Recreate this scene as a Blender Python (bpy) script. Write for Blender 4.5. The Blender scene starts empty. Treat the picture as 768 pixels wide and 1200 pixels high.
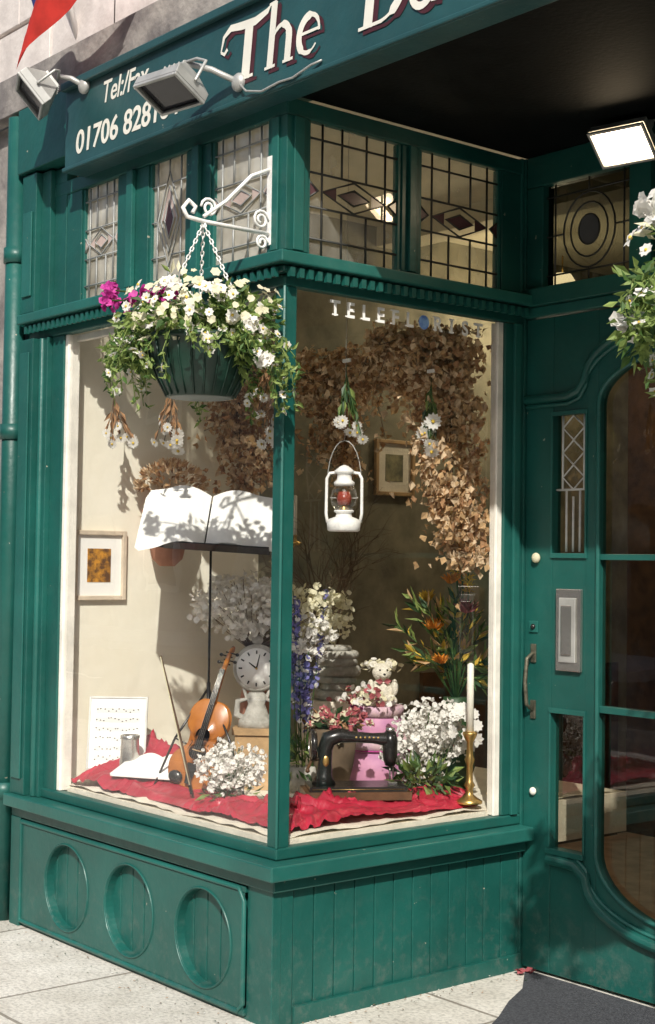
import bpy, math, random
from mathutils import Vector, Matrix, noise
rnd=random.Random(7)
sc=bpy.context.scene
col=bpy.context.collection
V3=Vector
# ------------------------------------------------------------------ materials
def mat(name,c,rough=.6,metal=0,var=.15,scale=8,bump=0,bscale=60,coat=0,trans=0,emit=None,spec=None,c2=None,lo=.35,hi=.65):
    m=bpy.data.materials.new(name);m.use_nodes=True
    nt=m.node_tree;b=nt.nodes['Principled BSDF'];N=nt.nodes.new;L=nt.links.new
    tc=N('ShaderNodeTexCoord')
    n1=N('ShaderNodeTexNoise');n1.inputs['Scale'].default_value=scale;n1.inputs['Detail'].default_value=6;n1.inputs['Roughness'].default_value=.6
    L(tc.outputs['Object'],n1.inputs['Vector'])
    mr=N('ShaderNodeMapRange');mr.inputs['From Min'].default_value=lo;mr.inputs['From Max'].default_value=hi
    L(n1.outputs['Fac'],mr.inputs['Value'])
    mx=N('ShaderNodeMix');mx.data_type='RGBA'
    d=c2 if c2 else tuple(x*(1-var) for x in c)
    mx.inputs['A'].default_value=(*d,1);mx.inputs['B'].default_value=(*(c if c2 else tuple(min(1,x*(1+var)) for x in c)),1)
    L(mr.outputs['Result'],mx.inputs['Factor']);L(mx.outputs['Result'],b.inputs['Base Color'])
    b.inputs['Roughness'].default_value=rough;b.inputs['Metallic'].default_value=metal
    if spec is not None:b.inputs['Specular IOR Level'].default_value=spec
    if coat:b.inputs['Coat Weight'].default_value=coat;b.inputs['Coat Roughness'].default_value=.15
    if bump:
        n2=N('ShaderNodeTexNoise');n2.inputs['Scale'].default_value=bscale;n2.inputs['Detail'].default_value=4
        L(tc.outputs['Object'],n2.inputs['Vector'])
        bp=N('ShaderNodeBump');bp.inputs['Strength'].default_value=bump;bp.inputs['Distance'].default_value=.01
        L(n2.outputs['Fac'],bp.inputs['Height']);L(bp.outputs['Normal'],b.inputs['Normal'])
    if trans:   # thin petals and leaves let light through
        tl=N('ShaderNodeBsdfTranslucent');L(mx.outputs['Result'],tl.inputs['Color']);ms=N('ShaderNodeMixShader');ms.inputs[0].default_value=trans
        o=nt.nodes['Material Output'];L(b.outputs[0],ms.inputs[1]);L(tl.outputs[0],ms.inputs[2]);L(ms.outputs[0],o.inputs['Surface'])
    if emit:
        b.inputs['Emission Color'].default_value=(*emit[0],1);b.inputs['Emission Strength'].default_value=emit[1]
    return m
def glassmat(name,tint=(.985,.99,.985),f0=.085,milk=0.0):
    m=bpy.data.materials.new(name);m.use_nodes=True;nt=m.node_tree;nt.nodes.clear();N=nt.nodes.new;L=nt.links.new
    o=N('ShaderNodeOutputMaterial');mx=N('ShaderNodeMixShader');t=N('ShaderNodeBsdfTransparent');g=N('ShaderNodeBsdfGlossy')
    t.inputs['Color'].default_value=(*tint,1);g.inputs['Roughness'].default_value=.0;g.inputs['Color'].default_value=(1,1,1,1)
    lw=N('ShaderNodeLayerWeight');lw.inputs['Blend'].default_value=.5
    pw=N('ShaderNodeMath');pw.operation='POWER';pw.inputs[1].default_value=5;L(lw.outputs['Facing'],pw.inputs[0])
    mm=N('ShaderNodeMath');mm.operation='MULTIPLY_ADD';mm.inputs[1].default_value=.9;mm.inputs[2].default_value=f0;L(pw.outputs[0],mm.inputs[0])
    tc=N('ShaderNodeTexCoord');n=N('ShaderNodeTexNoise');n.inputs['Scale'].default_value=2.5;L(tc.outputs['Object'],n.inputs['Vector'])
    bp=N('ShaderNodeBump');bp.inputs['Strength'].default_value=.12;bp.inputs['Distance'].default_value=.01
    L(n.outputs['Fac'],bp.inputs['Height']);L(bp.outputs['Normal'],g.inputs['Normal'])
    src=t.outputs[0]
    if milk:
        d=N('ShaderNodeBsdfDiffuse');d.inputs['Color'].default_value=(.84,.81,.72,1);tl=N('ShaderNodeBsdfTranslucent');tl.inputs['Color'].default_value=(.84,.81,.72,1)
        m1=N('ShaderNodeMixShader');m1.inputs[0].default_value=.4;L(d.outputs[0],m1.inputs[1]);L(tl.outputs[0],m1.inputs[2])
        m2=N('ShaderNodeMixShader')
        nn=N('ShaderNodeTexNoise');nn.inputs['Scale'].default_value=9;L(tc.outputs['Object'],nn.inputs['Vector'])
        mk=N('ShaderNodeMath');mk.operation='MULTIPLY';mk.inputs[1].default_value=milk*2;L(nn.outputs['Fac'],mk.inputs[0]);L(mk.outputs[0],m2.inputs[0])
        L(t.outputs[0],m2.inputs[1]);L(m1.outputs[0],m2.inputs[2]);src=m2.outputs[0]
    L(mm.outputs[0],mx.inputs['Fac']);L(src,mx.inputs[1]);L(g.outputs[0],mx.inputs[2]);L(mx.outputs[0],o.inputs['Surface'])
    return m
def paintmat(name,c):
    m=mat(name,c,rough=.32,var=.16,scale=3,bump=.14,bscale=35)
    nt=m.node_tree;N=nt.nodes.new;L=nt.links.new;b=nt.nodes['Principled BSDF']
    src=b.inputs['Base Color'].links[0].from_socket
    g=N('ShaderNodeNewGeometry');sx=N('ShaderNodeSeparateXYZ');L(g.outputs['Position'],sx.inputs[0])
    mr=N('ShaderNodeMapRange');mr.inputs['From Min'].default_value=.35;mr.inputs['From Max'].default_value=-.02;mr.inputs['To Max'].default_value=.7
    L(sx.outputs['Z'],mr.inputs['Value'])
    n=N('ShaderNodeTexNoise');n.inputs['Scale'].default_value=22;n.inputs['Detail'].default_value=8;n.inputs['Roughness'].default_value=.75
    L(g.outputs['Position'],n.inputs['Vector'])
    mr2=N('ShaderNodeMapRange');mr2.inputs['From Min'].default_value=.5;mr2.inputs['From Max'].default_value=.8
    L(n.outputs['Fac'],mr2.inputs['Value'])
    ml=N('ShaderNodeMath');ml.operation='MULTIPLY';L(mr.outputs['Result'],ml.inputs[0]);L(mr2.outputs['Result'],ml.inputs[1])
    ad=N('ShaderNodeMath');ad.operation='MULTIPLY_ADD';L(mr2.outputs['Result'],ad.inputs[0]);ad.inputs[1].default_value=.08;L(ml.outputs[0],ad.inputs[2])
    mx=N('ShaderNodeMix');mx.data_type='RGBA';mx.inputs['B'].default_value=(.14,.16,.14,1)
    L(ad.outputs[0],mx.inputs['Factor']);L(src,mx.inputs['A']);L(mx.outputs['Result'],b.inputs['Base Color'])
    n3=N('ShaderNodeTexNoise');n3.inputs['Scale'].default_value=42;n3.inputs['Detail'].default_value=3;L(g.outputs['Position'],n3.inputs['Vector'])
    cp=N('ShaderNodeMapRange');cp.inputs['From Min'].default_value=.75;cp.inputs['From Max'].default_value=.77;L(n3.outputs['Fac'],cp.inputs['Value'])
    mx2=N('ShaderNodeMix');mx2.data_type='RGBA';mx2.inputs['B'].default_value=(.35,.33,.26,1);L(cp.outputs['Result'],mx2.inputs['Factor']);L(mx.outputs['Result'],mx2.inputs['A']);L(mx2.outputs['Result'],b.inputs['Base Color'])
    r=N('ShaderNodeMapRange');r.inputs['To Min'].default_value=.26;r.inputs['To Max'].default_value=.54;L(n.outputs['Fac'],r.inputs['Value']);L(r.outputs['Result'],b.inputs['Roughness'])
    return m
GREEN=paintmat('green_paint',(.009,.084,.070))
GREEN2=paintmat('green_paint_light',(.014,.106,.089))
SIGNG=paintmat('sign_green',(.018,.070,.074))
BLACKP=mat('black_soffit_paint',(.004,.005,.005),.7,var=.3,bump=.1,spec=.1)
CREAMP=mat('cream_paint',(.78,.75,.67),.5,bump=.1)
PLASTER=mat('cream_plaster',(.85,.81,.69),.8,c2=(.79,.74,.60),scale=2.2,bump=.25,bscale=18)
OLIVE=mat('mottled_wall_shaded',(.28,.255,.175),.85,c2=(.13,.12,.08),scale=5,bump=.2,bscale=20)  # mottled finish; the deep wall's shade is put into its dark colour
CEIL=mat('ceiling_plaster',(.76,.70,.52),.8,var=.06)
STONE=mat('weathered_stone',(.36,.33,.30),.9,c2=(.16,.145,.14),scale=6,bump=.6,bscale=30)
PINKST=mat('painted_stone',(.74,.68,.64),.85,c2=(.54,.49,.46),scale=5,bump=.4,bscale=25)
GLASS=glassmat('window_glass')
GLASSDR=glassmat('door_glass_dark',(.66,.65,.6),.09)
GLASSUP=glassmat('leaded_glass',(.90,.88,.78),.07,.22)
GLASSUPF=glassmat('leaded_glass_obscured',(.86,.84,.76),.07,.68)
GLASSTR=glassmat('leaded_glass_shaded',(.12,.12,.10),.04)  # dark tint paints in the shade over the door's top lights
GLASSR=mat('ruby_glass',(.09,.045,.05),.2,var=.2)
GLASSP=mat('pink_glass',(.46,.36,.32),.25,var=.2)
LEAD=mat('lead_came',(.30,.31,.30),.5,.2,var=.2)  # paler copy: sunlight on the front leads is put into the colour
LEADW=mat('lead_came_bright',(.62,.63,.61),.5,.2,var=.2)
LEADD=mat('lead_came_shaded',(.06,.06,.055),.5,.5,var=.2)  # same lead, darker copy: shade on return and recess painted in
WHITE=mat('white_paint',(.86,.85,.82),.5,var=.03)
IRONW=mat('white_iron',(.80,.79,.76),.45,var=.12,scale=30,bump=.2)
METAL=mat('grey_metal',(.42,.42,.40),.45,.4,var=.2)
CHROME=mat('nickel',(.6,.58,.54),.25,.9,var=.1)
BRASS=mat('brass',(.55,.36,.12),.35,.9,var=.2)
AGED=mat('aged_brass',(.16,.15,.11),.5,.7,var=.4,scale=40)
BLACK=mat('black_enamel',(.015,.014,.013),.25,var=.2)
DARKGL=mat('dark_lamp_glass',(.03,.03,.035),.12,var=.2)
WOODD=mat('dark_wood',(.09,.045,.02),.45,var=.4,scale=14,bump=.1)
WOODO=mat('violin_varnish',(.50,.19,.04),.25,c2=(.30,.09,.015),scale=7,coat=.5)
WOODP=mat('pale_wood',(.42,.27,.13),.55,var=.25,scale=12)
WOODL=mat('limed_wood',(.62,.52,.40),.6,var=.15,scale=12)
FLOORW=mat('brown_floorboards',(.52,.36,.26),.5,var=.25,scale=9)
PAPER=mat('paper',(.86,.85,.81),.8,var=.03)
INK=mat('ink',(.08,.08,.08),.8,var=.1)
RED=mat('red_satin',(.46,.025,.055),.38,c2=(.31,.012,.03),scale=9,bump=.1,bscale=20)
CREAMC=mat('cream_cloth',(.74,.68,.56),.85,var=.1,scale=10,bump=.3,bscale=90)
LEAF=mat('leaf_green',(.085,.17,.04),.55,c2=(.045,.10,.022),scale=20,trans=.35)
LEAFL=mat('leaf_light_green',(.32,.41,.12),.55,c2=(.18,.27,.07),scale=20,trans=.4)
LEAFD=mat('leaf_dark_green',(.025,.06,.02),.5,var=.3)
PETW=mat('white_petal',(.84,.82,.77),.7,var=.05,trans=.3)
PETC=mat('cream_petal',(.76,.72,.52),.7,var=.1,trans=.3)
PETM=mat('magenta_petal',(.58,.05,.34),.6,var=.25,scale=30,trans=.3)
PETB=mat('blue_petal',(.20,.19,.46),.6,var=.3,scale=30,trans=.2)
PETO=mat('orange_petal',(.68,.26,.03),.6,var=.3,scale=30,trans=.2)
PETR=mat('dusky_rose_petal',(.30,.07,.08),.7,var=.4,scale=30)
YEL=mat('yellow_centre',(.65,.45,.06),.7)
DRY1=mat('dried_hop_tan',(.56,.37,.19),.8,var=.25,scale=25,trans=.3)
DRY2=mat('dried_hop_brown',(.38,.21,.10),.8,var=.3,scale=25,trans=.2)
DRY3=mat('dried_hop_pale',(.72,.55,.36),.8,var=.2,scale=25,trans=.35)
TWIG=mat('twig',(.13,.09,.055),.9,var=.3)
TERRA=mat('terracotta',(.42,.2,.13),.8,var=.2)
PLASTG=mat('green_plastic',(.010,.035,.024),.4,var=.2)
PINK=mat('pink_paper',(.58,.27,.40),.6,c2=(.42,.18,.34),scale=11)
LILAC=mat('lilac_paper',(.52,.33,.46),.6,c2=(.64,.46,.45),scale=16)
PLUSH=mat('cream_plush',(.76,.71,.60),.95,var=.15,scale=60,bump=.8,bscale=220)
WAX=mat('candle_wax',(.8,.77,.66),.5,var=.05)
FLAGR=mat('flag_red',(.58,.04,.03),.7,var=.2,trans=.3)
FLAGB=mat('flag_blue',(.02,.035,.16),.7,var=.2)
GREYST=mat('grey_stone',(.50,.48,.43),.9,c2=(.27,.26,.22),scale=16,bump=.6,bscale=50)
BLUE=mat('globe_blue',(.03,.10,.50),.4,c2=(.3,.5,.8),scale=30)
# ------------------------------------------------------------------ mesh builder
class MB:
    def __init__(s):s.V=[];s.F=[];s.M=[];s.S=[];s.mats=[]
    def mi(s,m):
        if m not in s.mats:s.mats.append(m)
        return s.mats.index(m)
    def add(s,vs,fs,m,smooth=False):
        o=len(s.V);s.V+= [tuple(v) for v in vs];k=s.mi(m)
        for f in fs:s.F.append([i+o for i in f]);s.M.append(k);s.S.append(smooth)
    def box(s,x0,x1,y0,y1,z0,z1,m):
        s.add([(x,y,z) for x in(x0,x1) for y in(y0,y1) for z in(z0,z1)],[(0,1,3,2),(4,6,7,5),(0,4,5,1),(2,3,7,6),(0,2,6,4),(1,5,7,3)],m)
    def prism(s,poly,ax,a,b,m,smooth=False):
        n=len(poly)
        def P(p,t):
            return (t,p[0],p[1]) if ax==0 else ((p[0],t,p[1]) if ax==1 else (p[0],p[1],t))
        vs=[P(p,a) for p in poly]+[P(p,b) for p in poly]
        s.add(vs,[list(range(n)),list(range(2*n-1,n-1,-1))]+[(i,(i+1)%n,n+(i+1)%n,n+i) for i in range(n)],m,smooth)
    def tube(s,pts,r,m,n=8,closed=False,flat=1.0,smooth=True):
        pts=[V3(p) for p in pts];k=len(pts)
        if not isinstance(r,(list,tuple)):r=[r]*k
        vs=[];up=None
        for i,p in enumerate(pts):
            if closed:t=pts[(i+1)%k]-pts[i-1]
            else:t=pts[min(i+1,k-1)]-pts[max(i-1,0)]
            if t.length<1e-9:t=V3((0,0,1))
            t.normalize()
            if up is None:up=V3((0,0,1)) if abs(t.z)<.9 else V3((1,0,0))
            a=t.cross(up)
            if a.length<1e-4:a=t.orthogonal()
            a.normalize();b=t.cross(a).normalized();up=a.cross(t)*1.0
            for j in range(n):
                q=2*math.pi*j/n;vs.append(p+a*math.cos(q)*r[i]+b*math.sin(q)*r[i]*flat)
        fs=[]
        for i in range(k if closed else k-1):
            for j in range(n):
                a0=i*n+j;a1=i*n+(j+1)%n;b0=((i+1)%k)*n+j;b1=((i+1)%k)*n+(j+1)%n
                fs.append((a0,a1,b1,b0))
        if not closed:fs+= [list(range(n))[::-1],list(range((k-1)*n,k*n))]
        s.add(vs,fs,m,smooth)
    def lathe(s,prof,m,c=(0,0,0),n=24,smooth=True,sx=1,sy=1):
        vs=[(c[0]+r*math.cos(2*math.pi*j/n)*sx,c[1]+r*math.sin(2*math.pi*j/n)*sy,c[2]+z) for r,z in prof for j in range(n)]
        fs=[(i*n+j,i*n+(j+1)%n,(i+1)*n+(j+1)%n,(i+1)*n+j) for i in range(len(prof)-1) for j in range(n)]
        fs+=[list(range(n))[::-1],list(range((len(prof)-1)*n,len(prof)*n))]
        s.add(vs,fs,m,smooth)
    def ball(s,c,r,m,n=12,k=8):
        if not isinstance(r,(list,tuple)):r=(r,r,r)
        vs=[];
        for i in range(1,k):
            t=math.pi*i/k
            for j in range(n):
                q=2*math.pi*j/n;vs.append((c[0]+r[0]*math.sin(t)*math.cos(q),c[1]+r[1]*math.sin(t)*math.sin(q),c[2]+r[2]*math.cos(t)))
        vs+=[(c[0],c[1],c[2]+r[2]),(c[0],c[1],c[2]-r[2])];T=len(vs)-2
        fs=[(i*n+j,(i+1)*n+j,(i+1)*n+(j+1)%n,i*n+(j+1)%n) for i in range(k-2) for j in range(n)]
        fs+=[(T,j,(j+1)%n) for j in range(n)]+[(T+1,(k-2)*n+(j+1)%n,(k-2)*n+j) for j in range(n)]
        s.add(vs,fs,m,True)
    def leaf(s,p,d,nrm,l,w,m):
        d=V3(d).normalized();a=d.cross(V3(nrm));a=a.normalized() if a.length>1e-4 else d.orthogonal().normalized();nn=a.cross(d)
        p=V3(p);s.add([p,p+d*l*.45+a*w*.5+nn*w*.18,p+d*l-nn*l*.12,p+d*l*.45-a*w*.5+nn*w*.18],[(0,1,2),(0,2,3)],m)
    def flower(s,p,nrm,r,mp,mc=None,k=6,cup=.25):
        p=V3(p);nrm=V3(nrm).normalized();a=nrm.orthogonal().normalized();b=nrm.cross(a);q0=rnd.random()*6
        for i in range(k):
            q=q0+2*math.pi*i/k;d=a*math.cos(q)+b*math.sin(q);e=-a*math.sin(q)+b*math.cos(q);w=r*math.sin(math.pi/k)*1.05
            s.add([p,p+d*r*.6+e*w+nrm*r*cup*.5,p+d*r+nrm*r*cup*rnd.uniform(-.3,1.2),p+d*r*.6-e*w+nrm*r*cup*.5],[(0,1,2,3)],mp)
        if mc:s.ball(p+nrm*r*.08,r*.22,mc,6,4)
    def xf(s,start,M):
        for i in range(start,len(s.V)):s.V[i]=tuple(M@V3(s.V[i]))
    def obj(s,name,parent=None,bevel=0,loc=None,rot=None,scale=None):
        me=bpy.data.meshes.new(name);me.from_pydata(s.V,[],s.F)
        for m in s.mats:me.materials.append(m)
        me.polygons.foreach_set('material_index',s.M);me.polygons.foreach_set('use_smooth',s.S);me.update()
        import bmesh
        ob=bpy.data.objects.new(name,me);col.objects.link(ob)
        if parent:ob.parent=parent
        if bevel:
            bm=bmesh.new();bm.from_mesh(me);bmesh.ops.recalc_face_normals(bm,faces=bm.faces);bm.to_mesh(me);bm.free()
            b=ob.modifiers.new('bevel','BEVEL');b.width=bevel;b.segments=2;b.limit_method='ANGLE';b.angle_limit=math.radians(40)
        if loc:ob.location=loc
        if rot:ob.rotation_euler=rot
        if scale:ob.scale=(scale,)*3 if not isinstance(scale,tuple) else scale
        return ob
def empty(name,loc=(0,0,0)):
    e=bpy.data.objects.new(name,None);e.location=loc;col.objects.link(e);return e
def rv(s=1):return V3((rnd.gauss(0,1),rnd.gauss(0,1),rnd.gauss(0,1))).normalized()*s
def cloud(mb,c,rad,n,l,w,mats,shell=.35,droop=0.0,clump=None):
    c=V3(c)
    cl=[V3(rv(1)) for _ in range(clump)] if clump else None
    for i in range(n):
        if cl:
            k=rnd.choice(cl);d=(k+rv(.38)*rnd.random());rr=rnd.uniform(shell,1)
            d=d.normalized()*rr if d.length>1 else d*rr
        else:d=rv(1)*(rnd.uniform(shell,1))
        p=c+V3((d.x*rad[0],d.y*rad[1],d.z*rad[2]))
        dr=(d+rv(.7)+V3((0,0,-droop)));f=rnd.uniform(.6,1.3)
        mb.leaf(p,dr,rv(1),l*f,w*f,rnd.choice(mats))
def blooms(mb,c,rad,n,r,mp,mc=YEL,k=7,face=(.4,-.8,.3)):
    c=V3(c)
    for i in range(n):
        d=rv(1);d=(d+V3(face)*.7).normalized()*rnd.uniform(.75,1.1)
        mb.flower(c+V3((d.x*rad[0],d.y*rad[1],d.z*rad[2])),d+V3(face)*.8+rv(.5),r*rnd.uniform(.65,1.15),mp,mc,k)
def spray(mb,base,c,rad,n,r,mp,stem=LEAFD,ns=14):
    base=V3(base);c=V3(c)
    for i in range(ns):
        d=rv(1);e=c+V3((d.x*rad[0],d.y*rad[1],d.z*rad[2]))*.8;m=(base+e)/2+rv(.01)
        mb.tube([base,m,e],.0013,stem,4)
    cl=[rv(1)*rnd.uniform(.5,1) for _ in range(max(10,n//30))]
    for i in range(n):
        d=rv(1)*(rnd.random()**.45) if rnd.random()<.35 else rnd.choice(cl)+rv(.26)*rnd.random()
        p=c+V3((d.x*rad[0],d.y*rad[1],d.z*rad[2]))+rv(.01)
        mb.flower(p,rv(1)+V3((.4,-.5,.3)),r*rnd.uniform(.6,1.3),mp,None,4,.5)
# ------------------------------------------------------------------ building
B=empty('flower_shop_building')
def Lpoly(p,x0=-1.62,y1=1.055,inn=.02):
    return [(x0,-p),(p,-p),(p,y1),(-inn,y1),(-inn,inn),(x0,inn)]
m=MB()
xs=[-1.545,-.983,-.548,-.10];z0,z1=.03,.385;yc=-.045;R=.15
def holecell(m,x0,x1,z0,z1,cx,cz,r,yf,yb,mt):
    A=[2*math.pi*i/48 for i in range(48)]
    for X in(x0,x1):
        for Z in(z0,z1):A.append(math.atan2(Z-cz,X-cx)%(2*math.pi))
    A=sorted(set(round(a,5) for a in A));n=len(A);vs=[]
    for a in A:
        c,s=math.cos(a),math.sin(a)
        t=min(((x1-cx)/c if c>0 else (x0-cx)/c) if abs(c)>1e-6 else 1e9,((z1-cz)/s if s>0 else (z0-cz)/s) if abs(s)>1e-6 else 1e9)
        vs+=[(cx+c*t,yf,cz+s*t),(cx+c*r,yf,cz+s*r),(cx+c*r,yb,cz+s*r)]
    fs=[]
    for i in range(n):
        j=(i+1)%n;fs+=[(3*i,3*i+1,3*j+1,3*j),(3*i+1,3*i+2,3*j+2,3*j+1)]
    m.add(vs,fs,mt)
for i,cx in enumerate((-1.196,-.77,-.325)):
    holecell(m,xs[i],xs[i+1],z0,z1,cx,.205,R,yc,-.005,GREEN)
    m.tube([(cx+(R+.006)*math.cos(q*math.pi/24),yc,.205+(R+.006)*math.sin(q*math.pi/24)) for q in range(48)],.006,GREEN,6,closed=True,flat=.8)
m.box(-1.545,-.10,yc,-.02,z0-.02,z0,GREEN);m.box(-1.545,-.10,yc,-.02,z1,z1+.02,GREEN)
m.tube([(-1.54,yc,.02),(-.13,yc,.02),(-.105,yc,.045),(-.105,yc,.36),(-.13,yc,.395),(-1.54,yc,.395)],.009,GREEN2,6,closed=True)
x=-1.545
while x<-.10:
    x2=min(x+.075,-.10);m.box(x+.002,x2-.002,-.012,.0,.0,.41,GREEN);x=x2
m.box(-1.6,0,.0,.03,-.05,.41,GREEN)
m.box(-1.62,-1.547,-.05,.02,-.05,.41,GREEN);m.box(-.098,.028,-.036,-.001,-.05,.41,GREEN)
m.box(-1.545,-.10,-.034,-.013,-.05,.008,GREEN)
m.obj('stallriser_front',B,.003)
m=MB()
m.box(-.0,.026,-.034,.045,-.05,.41,GREEN)
y=.05
while y<1.05:
    y2=min(y+.083,1.055);m.box(-.0,.018,y+.0025,y2-.0025,.02,.41,GREEN);y=y2
m.box(-.03,.008,0.01,1.055,-.05,.41,GREEN);m.box(.019,.034,.047,1.055,-.05,.055,GREEN)
m.obj('stallriser_return',B,.004)
m=MB()
m.prism(Lpoly(.05),2,.41,.450,GREEN);m.prism(Lpoly(.088),2,.452,.498,GREEN2)
m.prism(Lpoly(.022),2,.500,.535,GREEN)
m.prism(Lpoly(.02),2,2.255,2.29,GREEN);m.prism(Lpoly(.045),2,2.292,2.312,GREEN);m.prism(Lpoly(.075),2,2.314,2.352,GREEN2)
m.prism(Lpoly(.015),2,2.354,2.368,GREEN);m.prism(Lpoly(.015),2,2.79,2.845,GREEN)
m.obj('sill_and_transom',B,.005)
m=MB();x=-1.58
while x<.02:m.box(x,x+.018,-.062,-.046,2.276,2.306,GREEN);x+=.036
y=-.03
while y<1.04:m.box(.046,.062,y,y+.018,2.276,2.306,GREEN);y+=.036
m.obj('dentil_moulding',B)
m=MB()
m.box(-.034,.014,-.014,.034,.535,2.255,GREEN)
m.tube([(.016,-.016,.535),(.016,-.016,2.255)],.006,GREEN2,8)
m.box(-.08,.016,-.016,.072,2.368,2.79,GREEN)
m.box(-.055,-.02,-.024,-.017,2.37,2.788,GREEN2);m.box(.0165,.023,.01,.05,2.37,2.788,GREEN2)
for a,b,d in((-1.62,-1.51,-.06),(-1.508,-1.44,-.035),(-1.438,-1.352,-.014)):
    m.box(a,b,d,.03,.499,2.253,GREEN);m.box(a,b,d,.03,2.356,2.9,GREEN)
m.tube([(-1.475,-.037,.5),(-1.475,-.037,2.25)],.012,GREEN2,8)
m.box(-1.60,-1.53,-.068,-.061,.56,2.2,GREEN2);m.box(-1.60,-1.53,-.068,-.061,2.42,2.75,GREEN2)
m.box(-1.35,-1.24,-.012,.03,2.369,2.789,GREEN)
m.box(-.98,-.78,-.012,.03,2.369,2.789,GREEN);m.box(-.90,-.86,-.03,-.0125,2.369,2.789,GREEN2)
m.box(-.54,-.40,-.012,.03,2.369,2.789,GREEN);m.box(-.49,-.45,-.03,-.0125,2.369,2.789,GREEN2)
m.box(-.03,.012,.47,.55,2.369,2.789,GREEN);m.box(.0125,.025,.495,.525,2.369,2.789,GREEN2)
m.box(-.03,.012,.945,1.055,2.369,2.789,GREEN)
m.box(-.02,.018,.965,1.055,.537,2.253,GREEN);m.box(.019,.032,1.0,1.03,.537,2.253,GREEN2)
for(a,b)in((-1.24,-.98),(-.78,-.54),(-.40,-.08)):
    for c,d in((a,a+.014),(b-.014,b)):m.box(c,d,-.006,.02,2.369,2.789,GREEN2)
for(a,b)in((.072,.47),(.55,.945)):
    for c,d in((a,a+.014),(b-.014,b)):m.box(-.02,.006,c,d,2.369,2.789,GREEN2)
m.obj('window_posts',B,.004)
m=MB()
m.box(-1.352,-1.330,-.006,.045,.536,2.254,CREAMP);m.box(-.035,-.008,.945,.964,.536,2.254,CREAMP);m.box(-.007,.006,.938,.9645,.536,2.254,CREAMP)
m.box(-1.329,-.036,.03,.05,2.23,2.254,CREAMP)
m.obj('cream_reveals',B,.002)
m=MB()
m.add([(-1.33,.004,.53),(-.03,.004,.53),(-.03,.004,2.26),(-1.33,.004,2.26)],[(0,1,2,3)],GLASS)
m.add([(-.004,.03,.53),(-.004,.95,.53),(-.004,.95,2.26),(-.004,.03,2.26)],[(0,1,2,3)],GLASS)
m.obj('display_window_glass',B)
m=MB()
for(a,b)in((-1.24,-.98),(-.78,-.54),(-.40,-.08)):m.add([(a,.006,2.36),(b,.006,2.36),(b,.006,2.8),(a,.006,2.8)],[(0,1,2,3)],GLASSUPF)
for(a,b)in((.072,.47),(.55,.945)):m.add([(-.006,a,2.36),(-.006,b,2.36),(-.006,b,2.8),(-.006,a,2.8)],[(0,1,2,3)],GLASSUP)
m.obj('leaded_window_glass',B)
def leadwin(m,f,w,h,kind,mt,fill,r=.0035):
    def T(*p,closed=False):m.tube([f(a*w,b*h,0) for a,b in p],r,mt,5,closed=closed)
    def Fl(mtl,*p):m.add([f(a*w,b*h,.002) for a,b in p],[list(range(len(p)))],mtl)
    if kind=='grid':
        for a in(.14,.86):T((a,0),(a,1))
        for a in(.36,.64):T((a,0),(a,.36));T((a,.62),(a,1))
        for b in(.12,.36,.62,.88):T((0,b),(1,b))
        T((.14,.49),(.5,.61),(.86,.49),(.5,.37),closed=True);T((.32,.49),(.5,.55),(.68,.49),(.5,.43),closed=True)
        T((0,.55),(.10,.49),(0,.43));T((1,.55),(.90,.49),(1,.43))
        Fl(fill,(.32,.49),(.5,.55),(.68,.49),(.5,.43));Fl(fill,(0,.55),(.10,.49),(0,.43));Fl(fill,(1,.55),(.90,.49),(1,.43))
        Fl(fill,(.14,.49),(.30,.545),(.30,.435));Fl(fill,(.86,.49),(.70,.545),(.70,.435))
    elif kind=='diamond':
        T((.5,.9),(.84,.5),(.5,.1),(.16,.5),closed=True);T((.5,.78),(.74,.5),(.5,.22),(.26,.5),closed=True);T((.5,.66),(.64,.5),(.5,.34),(.36,.5),closed=True)
        Fl(fill,(.5,.66),(.64,.5),(.5,.34),(.36,.5));Fl(GLASSP,(.5,.78),(.74,.5),(.64,.5),(.5,.66),(.36,.5),(.26,.5))
        for p in(((.5,0),(.5,.1)),((.5,.9),(.5,1)),((0,.5),(.16,.5)),((.84,.5),(1,.5)),((.16,.5),(.16,1)),((.84,.5),(.84,1)),((.16,.5),(.16,0)),((.84,.5),(.84,0)),((0,.2),(.4,.2)),((1,.2),(.6,.2)),((0,.8),(.4,.8)),((1,.8),(.6,.8))):T(*p)
    elif kind=='oval':
        for k in(1,.72,.4):T(*[(.5+.3*k*math.cos(q*math.pi/12),.5+.36*k*math.sin(q*math.pi/12)) for q in range(24)],closed=True)
        for p in(((.5,0),(.5,.14)),((.5,.86),(.5,1)),((0,.5),(.2,.5)),((.8,.5),(1,.5)),((.1,0),(.1,1)),((.9,0),(.9,1)),((0,.12),(1,.12)),((0,.88),(1,.88))):T(*p)
        Fl(fill,*[(.5+.3*.4*math.cos(q*math.pi/12),.5+.36*.4*math.sin(q*math.pi/12)) for q in range(24)])
    elif kind=='lattice':
        for a in(.3,.7):T((a,0),(a,.45))
        T((.5,0),(.5,.4));T((0,.45),(1,.45))
        for i in range(3):
            b=.45+i*.18;T((.5,b),(.82,b+.09),(.5,b+.18),(.18,b+.09),closed=True)
        T((.18,.45),(.18,1));T((.82,.45),(.82,1))
m=MB()
for(a,b,k)in((-1.226,-.994,'grid'),(-.766,-.554,'diamond'),(-.386,-.094,'grid')):
    leadwin(m,lambda u,v,o,a=a:(a+u,-.001-o*0,2.37+v),b-a,.418,k,LEAD,GLASSR if k=='diamond' else GLASSP)
for(a,b)in((.086,.456),(.564,.931)):
    leadwin(m,lambda u,v,o,a=a:(.001,a+u,2.37+v),b-a,.418,'grid',LEADD,GLASSR,.004)
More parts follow.
